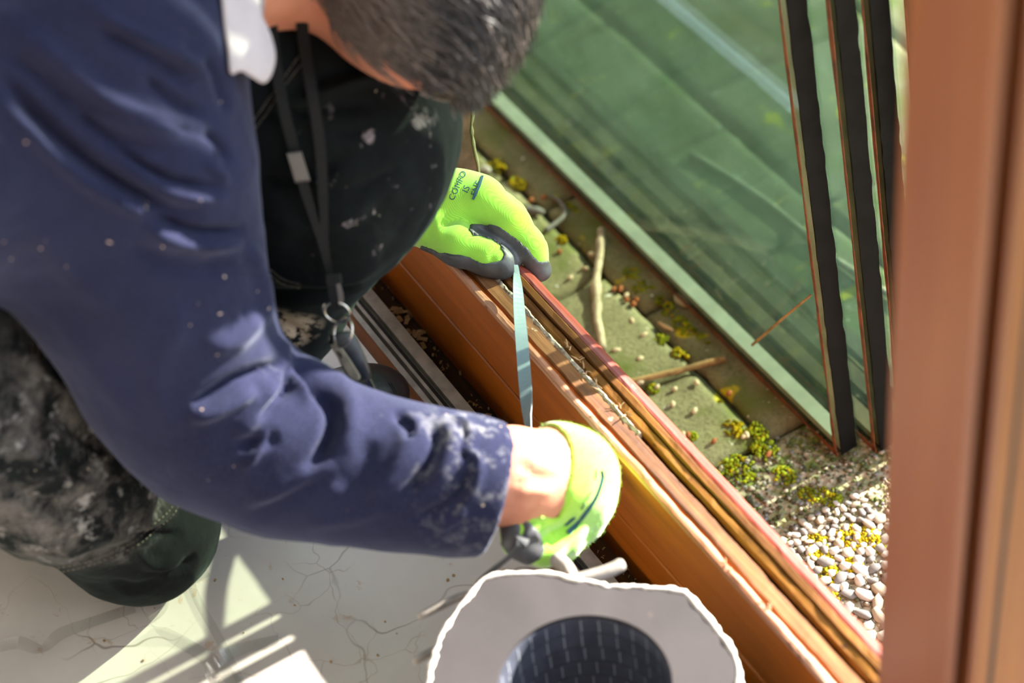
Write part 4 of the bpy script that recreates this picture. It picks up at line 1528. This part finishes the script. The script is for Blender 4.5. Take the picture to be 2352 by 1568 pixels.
def f_coatL(p):
    d = hand_sdf(p, HAND_L) - .0011
    q = proj(p)
    wob = 4 * vnoise(p, 160, 4)
    a = np.minimum(poly_sd(q[:, :2], polyA) + wob, np.maximum(poly_sd(q[:, :2], polyB) + wob, (hand_sdf_thumb(p) - .004) * 2000))
    return np.maximum(d, a * .00038)
def hand_sdf_thumb(p):
    return chain(p, pts_px(HAND_L['thumb']), .01)
V, F = surf(f_coatL, (-.20, -.12, .02), (.10, .12, .26), .0020)
obj('grip_coating', V, F, M['coat'], gL, True)

def f_gr(p):
    d = hand_sdf(p, HAND_R)
    q = proj(p)
    # opening of the cuff: curve from the back of the wrist round to the thumb
    cp = Pd(1272, 1085, 1.635)
    nn = camdir(.80, -.02, .42)
    pl = (p - cp) @ nn + .006 * np.sin((q[:, 1] - 1085) / 60.0)
    keep = np.maximum(-pl, -(q[:, 1] - 1178) * .0004)
    shell = np.maximum(d, np.minimum(np.maximum(-pl, -1), (1186 - q[:, 1]) * .00036 + .6 * np.maximum(0, (q[:, 0] - 1185)) * 0))
    inner = cone(p, wristR[2][0], wristR[3][0], .032, .031)
    return np.maximum(shell, -inner)
V, F = surf(f_gr, (.15, -.25, .02), (.42, .02, .28), .0022)
V = folds(V, F, [([(1200, 1195), (1250, 1180), (1290, 1120)], 8, .002), ([(1215, 1200), (1270, 1190), (1310, 1130)], 7, -.002), ([(1260, 1290), (1300, 1240), (1350, 1200)], 10, .002)])
gR = obj('glove', V, F, M['glove'], person, True)
gR['label'] = 'right glove, cuff rolled, pinching the strap'
bgr = bvh_of(V, F)
NG = vnormals(V, F)
polyC = [(1150, 1180), (1190, 1186), (1215, 1196), (1235, 1215), (1250, 1245), (1253, 1268), (1243, 1284), (1222, 1292), (1208, 1300), (1180, 1290), (1150, 1250)]
def f_coatR(p):
    d = hand_sdf(p, HAND_R) - .0011
    q = proj(p)
    return np.maximum(d, (poly_sd(q[:, :2], polyC) + 3 * vnoise(p, 160, 4)) * .00036)
V2, F2 = surf(f_coatR, (.15, -.25, .02), (.42, .02, .28), .0020)
V2 = folds(V2, F2, [([(1195, 1235), (1200, 1215), (1192, 1190)], 6, -.002), ([(1200, 1240), (1225, 1225), (1245, 1245)], 8, .0015)])
obj('grip_coating', V2, F2, M['coat'], gR, True)
# loose fibres along the knit
FV, FF = [], []
for i in RNG.choice(len(V), 2600):
    p0, nn = V[i], NG[i]
    if (hit_cut := proj(p0))[0] < 1225:
        continue
    L = RNG.uniform(.0012, .0032)
    dd = nn + RNG.normal(size=3) * .45
    dd /= np.linalg.norm(dd)
    s = np.cross(dd, RNG.normal(size=3))
    s /= np.linalg.norm(s)
    b = len(FV)
    FV += [p0 - s * .00022, p0 + s * .00022, p0 + dd * L]
    FF.append((b, b + 1, b + 2))
fz = obj('knit_fuzz', FV, FF, M['glove'], gR)
fz['kind'] = 'stuff'
# print on the backs of the gloves: projected outlines of lettering
def print_text(txt, bv, parent, org, ux, uy, size):
    cu = bpy.data.curves.new('print', 'FONT')
    cu.body = txt
    cu.size = 1.0
    cu.resolution_u = 3
    tmp = bpy.data.objects.new('tmp', cu)
    COL.objects.link(tmp)
    dg = bpy.context.evaluated_depsgraph_get()
    me = bpy.data.meshes.new_from_object(tmp.evaluated_get(dg))
    bpy.data.objects.remove(tmp)
    import bmesh
    bm = bmesh.new()
    bm.from_mesh(me)
    bm.verts.ensure_lookup_table()
    bmesh.ops.triangulate(bm, faces=bm.faces)
    bmesh.ops.subdivide_edges(bm, edges=[e for e in bm.edges if e.calc_length() > .25], cuts=1, use_grid_fill=False)
    bmesh.ops.triangulate(bm, faces=bm.faces)
    ok = {}
    for v in bm.verts:
        x, y = v.co.x * size, v.co.y * size
        P = hit(bv, org[0] + ux[0] * x - uy[0] * y, org[1] + ux[1] * x - uy[1] * y, .0007)
        ok[v.index] = P
    vs, fs, mp_ = [], [], {}
    for fc in bm.faces:
        ids = [v.index for v in fc.verts]
        if any(ok[i] is None for i in ids):
            continue
        L_ = [ok[i] for i in ids]
        if max(np.linalg.norm(L_[0] - L_[1]), np.linalg.norm(L_[1] - L_[2])) > .02:
            continue
        t = []
        for i in ids:
            if i not in mp_:
                mp_[i] = len(vs)
                vs.append(ok[i])
            t.append(mp_[i])
        fs.append(tuple(t))
    bm.free()
    if fs:
        obj('glove_print', vs, fs, M['print'], parent)
u1 = (.42, -.90)
print_text('COMFO', bgl, gL, (1042, 462), u1, (.90, .42), 20)
print_text('IS', bgl, gL, (1074, 445), (.42, -.9), (.90, .42), 22)
print_text('FNE', bgl, gL, (1094, 452), (.36, -.93), (.93, .36), 20)
v, f = ribbon_geo(on_surface(bgl, [(1087, 458), (1100, 430), (1108, 405)], 14, .0008), .0011, np.repeat(CR[None], 14, 0)[:len(on_surface(bgl, [(1087, 458), (1100, 430), (1108, 405)], 14, .0008))], .0004)
obj('glove_print', v, f, M['print'], gL)
Q = on_surface(bgr, [(1305, 1225), (1340, 1180), (1368, 1140), (1381, 1100), (1380, 1080)], 26, .0008)
if len(Q) > 5:
    v, f = ribbon_geo(Q, .0016 * (1 + .5 * vnoise(np.array(Q), 160, 2)), np.repeat(camdir(1, .6, 0)[None], len(Q), 0), .0004)
    obj('glove_print', v, f, M['print'], gR)
for a in ([(1335, 1168), (1342, 1155)], [(1355, 1135), (1358, 1128)], [(1368, 1098), (1370, 1080)], [(1350, 1146), (1352, 1142)], [(1297, 1205), (1310, 1192), (1322, 1186), (1312, 1196), (1300, 1205)]):
    Q = on_surface(bgr, a, 8, .0008)
    if len(Q) > 3:
        v, f = tube_geo(Q, .0006, 5)
        obj('glove_print', v, f, M['print'], gR)

# ---- shoe of the standing foot
toe = Pz(862, 920, .026)
def f_shoe(p):
    ydir = np.array([.10, .995, 0])
    xdir = np.array([.995, -.10, 0])
    ax = np.stack([ydir, xdir, _Z])
    a = ell(p, toe + np.array([0, -.02, .008]), ax, np.array([.052, .038, .030]))
    b = ell(p, toe + np.array([-.01, -.12, .008]), ax, np.array([.11, .038, .032]))
    c = cone(p, toe + np.array([-.012, -.15, .03]), toe + np.array([-.015, -.165, .10]), .045, .045)
    return np.maximum(smin(smin(a, b, .03), c, .03), -(p[:, 2] - .004))
V, F = surf(f_shoe, toe + np.array([-.10, -.30, -.04]), toe + np.array([.10, .08, .16]), .0034)
shoe = obj('shoe', V, F, M['shoe'], person, True)
bs_ = bvh_of(V, F)
for pl in ([(893, 880), (905, 900), (912, 925), (914, 950)], [(898, 880), (911, 900), (918, 925)]):
    Q = on_surface(bs_, pl, 24, .0004)
    if len(Q) > 4:
        v, f = tube_geo(Q, .0006, 5)
        obj('seam', v, f, M['rubber'], shoe)

# ================================================================== lanyard and keys
lp = Pd(700, 110, 1.455)
lan = thing('key_lanyard', 'black neck lanyard with steel rings and a car key hanging before the knee', 'lanyard', Pd(800, 850, 1.62))
def strap_part(nm, pxs, hw_px, parent, mat=M['lan'], thick=.0012, n=40, sx=1.0, sy=.15):
    P = spline(np.array([Pd(*q) for q in pxs]), n)
    hw = np.interp(np.linspace(0, 1, n), np.linspace(0, 1, len(hw_px)), np.array(hw_px) * 1.5 / FPX)
    s = np.repeat(camdir(sx, -sy, .15)[None], n, 0)
    v, f = ribbon_geo(P, hw, s, thick)
    return obj(nm, v, f, mat, parent)
def over_knee(pxs, top):
    """the strap hangs from behind the neck and lies on the trousers"""
    out = []
    for i, (x, y) in enumerate(pxs):
        h = hit(bt, x, y, 0)
        d = proj(h)[2] - .006 if h is not None else 1.60
        out.append((x, y, min(d, top + .00012 * y) if i else top))
    return out
strap_part('neck_strap', over_knee([(690, 20), (700, 110), (718, 220), (735, 330), (742, 450), (748, 560), (762, 640)], 1.535), [15, 14, 13, 13, 12, 8, 6], lan)
strap_part('neck_strap', over_knee([(615, -20), (630, 120), (650, 240), (680, 360), (705, 450), (735, 550), (760, 640)], 1.530), [15, 14, 13, 13, 12, 8, 6], lan)
def slab_px(nm, outline, d, thick, mat, parent, dd=None, bev=.0015, smooth=False):
    """a moulded piece: outline in pixels at its own depth, real thickness"""
    o = np.array(outline, float)
    dd = dd or (lambda x, y: d)
    A = np.array([Pd(x, y, dd(x, y)) for x, y in o])
    c = A.mean(0)
    k = len(o)
    V = np.vstack([c + (A - c) * .90 - CF * thick / 2, A - CF * (thick / 2 - bev), A + CF * (thick / 2 - bev), c + (A - c) * .90 + CF * thick / 2])
    F = [tuple(range(k))[::-1], tuple(3 * k + j for j in range(k))]
    for r_ in range(3):
        for j in range(k):
            F.append((r_ * k + j, r_ * k + (j + 1) % k, (r_ + 1) * k + (j + 1) % k, (r_ + 1) * k + j))
    return obj(nm, V, F, mat, parent, smooth)
slab_px('strap_clip', [(658, 352), (692, 348), (713, 415), (678, 420)], 1.556, .006, M['plastic_grey'], lan, lambda x, y: proj(hit(bt, x, y, 0))[2] - .010)
slab_px('strap_slider', [(748, 632), (782, 628), (786, 650), (750, 656)], 1.597, .006, M['lan'], lan)
strap_part('swivel_loop', [(762, 650, 1.603), (766, 680, 1.612), (770, 706, 1.620)], [10, 11, 9], lan, M['lan'], .002, 14)
strap_part('swivel_loop', [(776, 650, 1.607), (782, 676, 1.614), (784, 700, 1.622)], [6, 7, 6], lan, M['plastic_grey'], .002, 14)
def ring(nm, c, d, rx, ry, rot, tilt, parent, r=.0011):
    a = np.linspace(0, 2 * math.pi, 40, endpoint=False)
    ca, sa = math.cos(rot), math.sin(rot)
    P = [Pd(c[0] + rx * math.cos(t) * ca - ry * math.sin(t) * sa, c[1] + rx * math.cos(t) * sa + ry * math.sin(t) * ca, d + tilt * math.sin(t)) for t in a]
    v, f = tube_geo(P, r, 7, True)
    return obj(nm, v, f, M['steel'], parent, True)
ring('split_ring', (773, 716), 1.625, 31, 22, .35, .008, lan)
ring('split_ring', (775, 718), 1.628, 30, 22, .35, .008, lan, .0009)
ring('split_ring', (788, 762), 1.637, 35, 20, 1.75, .008, lan)
# car key: moulded head, face plate, blade
kd = lambda x, y: 1.647 + .00016 * (y - 760)
ol = spline([(757, 768), (790, 760), (812, 764), (826, 790), (842, 826), (852, 858), (846, 874), (825, 878), (806, 872), (790, 850), (772, 814), (754, 788), (757, 768)], 40)[:-1]
key = slab_px('key_head', ol, 0, .012, M['fob'], lan, kd, .004, True)
ol2 = spline([(758, 792), (776, 790), (795, 812), (812, 838), (828, 866), (818, 874), (803, 866), (786, 838), (770, 812), (758, 792)], 30)[:-1]
slab_px('key_face', ol2, 0, .003, M['fob_face'], key, lambda x, y: kd(x, y) - .0068, .0008)
slab_px('key_button', [(775, 806), (784, 812), (788, 822), (780, 816)], 0, .002, M['fob'], key, lambda x, y: kd(x, y) - .0088, .0004)
slab_px('key_blade', [(836, 872), (850, 868), (872, 912), (868, 918), (858, 904)], 0, .0025, M['steel'], lan, lambda x, y: kd(x, y) + .001, .0006)

# ================================================================== strapping reel
ZR = .160
RC = Pz(1342, 1572, ZR)
RO, RI = .109, .0615
reel = thing('strapping_reel', 'reel of dark strapping with a torn grey board flange on the floor', 'reel', (RC[0], RC[1], 0))
nA = 240
ang = np.linspace(0, 2 * math.pi, nA, endpoint=False)
circ = np.stack([np.cos(ang), np.sin(ang), 0 * ang], 1)
# the torn outline of the flange: points seen along its rim, the hidden near half plain round
rp = [(985, 1568), (998, 1505), (1010, 1470), (1040, 1420), (1056, 1388), (1075, 1374), (1105, 1332), (1130, 1322), (1200, 1316), (1280, 1318), (1312, 1330), (1400, 1345), (1500, 1352), (1560, 1358), (1580, 1364), (1600, 1392), (1640, 1436), (1670, 1476), (1693, 1520), (1698, 1566)]
rp = np.array([Pz(x, y, ZR) for x, y in rp]) - RC
pa, pr_ = np.unwrap(np.arctan2(rp[:, 1], rp[:, 0])), np.hypot(rp[:, 0], rp[:, 1])
if pa[0] > pa[-1]:
    pa, pr_ = pa[::-1], pr_[::-1]
gap = 2 * math.pi - (pa[-1] - pa[0])
pa = np.r_[pa, pa[-1] + gap * np.array([.25, .5, .75]), pa[0] + 2 * math.pi]
pr_ = np.r_[pr_, RO, RO * .98, RO, pr_[0]]
rr = np.interp((ang - pa[0]) % (2 * math.pi) + pa[0], pa, pr_)
rr = .25 * np.roll(rr, 1) + .5 * rr + .25 * np.roll(rr, -1) + .0007 * vnoise(circ, 14, 5) + .0005 * vnoise(circ, 34, 6)
def annulus(nm, r_out, r_in, z0, z1, mat, warp=0.0):
    V = []
    wz = warp * (vnoise(circ, 2.2, 8) + .25 * vnoise(circ, 4, 9))
    for r_, z_, wgt in ((r_in, z1, .2), (np.asarray(r_out) * .72, z1, .5), (r_out, z1, 1), (r_out, z0, 1), (r_in, z0, .2)):
        r_ = np.broadcast_to(r_, (nA,))
        V += [np.array([RC[0] + r_[i] * circ[i, 0], RC[1] + r_[i] * circ[i, 1], z_ + wz[i] * wgt]) for i in range(nA)]
    F = []
    for r_ in range(5):
        for j in range(nA):
            a, b = r_ * nA, ((r_ + 1) % 5) * nA
            F.append((a + j, a + (j + 1) % nA, b + (j + 1) % nA, b + j))
    return obj(nm, V, F, mat, reel)
annulus('top_flange', rr - .001, RI + .001, ZR - .003, ZR, M['card'], .0022)
annulus('bottom_flange', RO * .74, RI, .0005, .004, M['card'])
# torn white rim standing up from the flange
wz = .0022 * (vnoise(circ, 2.2, 8) + .25 * vnoise(circ, 4, 9))
rim = np.array([[RC[0] + (rr[i]) * circ[i, 0], RC[1] + (rr[i]) * circ[i, 1], ZR - .0005 + wz[i]] for i in range(nA)])
rad = .0018 * (1 + .5 * vnoise(circ, 8, 2) + .45 * vnoise(circ, 24, 4))
v, f = tube_geo(np.repeat(rim, 1, 0), np.clip(rad, .0007, .004), 6, True, 1.3)
v = v + .0006 * np.stack([vnoise(v, 300, 1), vnoise(v, 300, 2), vnoise(v, 300, 3)], 1)
obj('torn_rim', v, f, M['torn'], reel, True)
# wound strap: layers seen down the hole, one ring per winding row
rows = 9
zt = ZR - .004
hrow = (zt - .006) / rows
for r_ in range(rows):
    z1 = zt - r_ * hrow
    z0 = z1 - hrow + .0009
    ri = RI + random.uniform(-.0006, .0008)
    V, F = [], []
    n2 = 180
    a2 = np.linspace(0, 2 * math.pi, n2, endpoint=False)
    for (q, z_) in ((ri, z0), (ri, z1), (RO * .88, z1), (RO * .88, z0)):
        V += [np.array([RC[0] + q * math.cos(t), RC[1] + q * math.sin(t), z_]) for t in a2]
    for s in range(4):
        for j in range(n2):
            F.append((s * n2 + j, s * n2 + (j + 1) % n2, ((s + 1) % 4) * n2 + (j + 1) % n2, ((s + 1) % 4) * n2 + j))
    wnd = obj('strap_winding', V, F, M['core'], reel)
    V, F = [], []
    for t in np.arange(random.uniform(0, .2), 2 * math.pi, .215):
        b = len(V)
        for (dt, z_) in ((-.006, z0 + .001), (.006, z0 + .001), (.006, z1 - .001), (-.006, z1 - .001)):
            V.append(np.array([RC[0] + (ri - .0003) * math.cos(t + dt), RC[1] + (ri - .0003) * math.sin(t + dt), z_]))
        F.append((b, b + 1, b + 2, b + 3))
    obj('winding_mark', V, F, M['core_line'], wnd)
# grey reel arms sticking out under the flange
def arm(pxs, r, zz, flat=.6):
    P = spline(np.array([Pz(x, y, zz) for x, y in pxs]), 18)
    v, f = tube_geo(P, np.r_[r * .7, np.full(16, r), r * .75], 8, False, flat)
    return obj('reel_arm', v, f, M['arm_grey'], reel, True)
arm([(1330, 1400), (1318, 1345), (1300, 1305), (1272, 1280)], .0066, ZR - .012, .9)
arm([(1270, 1345), (1340, 1328), (1395, 1312), (1432, 1294)], .0056, ZR - .010, .9)
arm([(1120, 1360), (1060, 1370), (1010, 1392), (960, 1416)], .0042, ZR - .020, .6)
arm([(1080, 1470), (1030, 1482), (990, 1497), (950, 1520)], .0042, ZR - .022, .6)
arm([(1100, 1540), (1040, 1540), (1000, 1552), (978, 1590)], .0045, ZR - .03, .6)

# strap pulled from the reel through the right hand to the left thumb
sp = [(1184, 608, 1.862), (1188, 640, 1.860), (1193, 720, 1.825), (1200, 800, 1.795), (1207, 890, 1.762), (1212, 960, 1.738), (1216, 1000, 1.725), (1218, 1060, 1.710), (1214, 1130, 1.690), (1204, 1200, 1.640), (1197, 1244, 1.600), (1172, 1276, 1.605), (1140, 1302, 1.612), (1112, 1328, 1.618), (1098, 1352, 1.618)]
P = spline(np.array([Pd(*q) for q in sp]), 120)
u = np.linspace(0, 1, 120)
n_sp = len(sp) - 1
ang_k = np.interp(u * n_sp, np.arange(len(sp)), [1.25, 1.05, .55, .10, -.45, -1.15, -1.3, -1.2, -.6, .5, .9, 1.0, .9, .8, .8])
sides = np.array([math.cos(a) * camdir(1, 0, 0) + math.sin(a) * CF for a in ang_k])
v, f = ribbon_geo(P, .0054, sides, .0007)
bandmat = [M['band'], M['band_shaded']]
fm = [0] * len(f)
for i in range(len(f)):
    vi = f[i][0] // 4
    fm[i] = 0 if vi < 70 else 1  # one strap in two colours: lit tone above, painted shade tone below
o = obj('strapping_band', v, f, None, None, False, bandmat, fm)
tag(recenter(o), 'thin flat strapping band stretched between the two gloved hands down to the reel', 'strap')

# ================================================================== clear plastic ribbons on the floor
def film(nm, label, pts, hw, n=60):
    """pts: (px, py, height above the floor, twist)"""
    P = spline(np.array([Pz(x, y, z) for x, y, z, t in pts]), n)
    tw = np.interp(np.linspace(0, 1, n), np.linspace(0, 1, len(pts)), [t for *_, t in pts])
    t = np.gradient(P, axis=0)
    t /= np.linalg.norm(t, axis=1)[:, None]
    s0 = np.cross(t, _Z)
    s0 /= np.linalg.norm(s0, axis=1)[:, None]
    sides = s0 * np.cos(tw)[:, None] + _Z * np.sin(tw)[:, None]
    v, f = ribbon_geo(P, hw, sides, .0005)
    v[:, 2] = np.maximum(v[:, 2], .0004)
    return tag(recenter(obj(nm, v, f, M['film'])), label, 'plastic ribbon')
film('plastic_ribbon', 'clear plastic ribbon curling in a loop beside the kneeling knee', [(478, 1312, .001, 0), (420, 1340, .001, 0), (370, 1355, .003, .5), (332, 1368, .010, 1.3), (325, 1395, .012, 1.5), (345, 1418, .008, 1.4), (375, 1400, .006, 1.5), (385, 1375, .006, 1.5), (372, 1362, .006, 1.4)], .0052)
film('plastic_ribbon', 'clear plastic ribbon trailing flat towards the lower edge by the knee', [(350, 1436, .006, 1.2), (372, 1448, .004, .4), (410, 1470, .001, 0), (460, 1500, .001, 0), (520, 1545, .001, 0), (560, 1600, .001, 0)], .0060)
film('plastic_ribbon', 'clear plastic ribbon crossing the sunlit floor straight down', [(428, 1312, .002, 0), (455, 1380, .002, 0), (500, 1460, .002, 0), (545, 1550, .002, .2), (570, 1610, .002, .2)], .0036)
film('plastic_ribbon', 'clear glinting plastic ribbon lying in the shade at the left corner', [(310, 1395, .001, 0), (220, 1425, .001, 0), (140, 1455, .003, .3), (95, 1490, .002, -.3), (40, 1475, .003, .4), (-20, 1490, .001, 0)], .0056)
film('plastic_ribbon', 'clear plastic ribbon loop at the bottom edge of the sunlit patch', [(640, 1470, .001, 0), (560, 1488, .002, 0), (500, 1515, .008, .9), (478, 1550, .010, 1.3), (500, 1590, .006, 1.2)], .0060)

# crumbs on the marble floor
def crumb(px, py, s, label=None):
    p = Pz(px, py, 0)
    v = ICO * np.array([s, s * .7, s * .5]) * (1 + .3 * RNG.uniform(-1, 1, (12, 1)))
    o = obj('floor_crumb', v + p + np.array([0, 0, s * .42]), icof, M['twig2'])
    return tag(recenter(o), 'tiny brown crumb lying on the marble floor', 'crumb', 'brown crumbs on the marble floor')
for px, py in ((495, 1332), (885, 1428), (1030, 1333), (1043, 1322), (677, 1390), (560, 1453), (330, 1517), (240, 1472), (912, 1455), (868, 1505), (416, 1348), (355, 1397), (650, 1330), (760, 1520)):
    crumb(px, py, random.uniform(.0009, .0019))
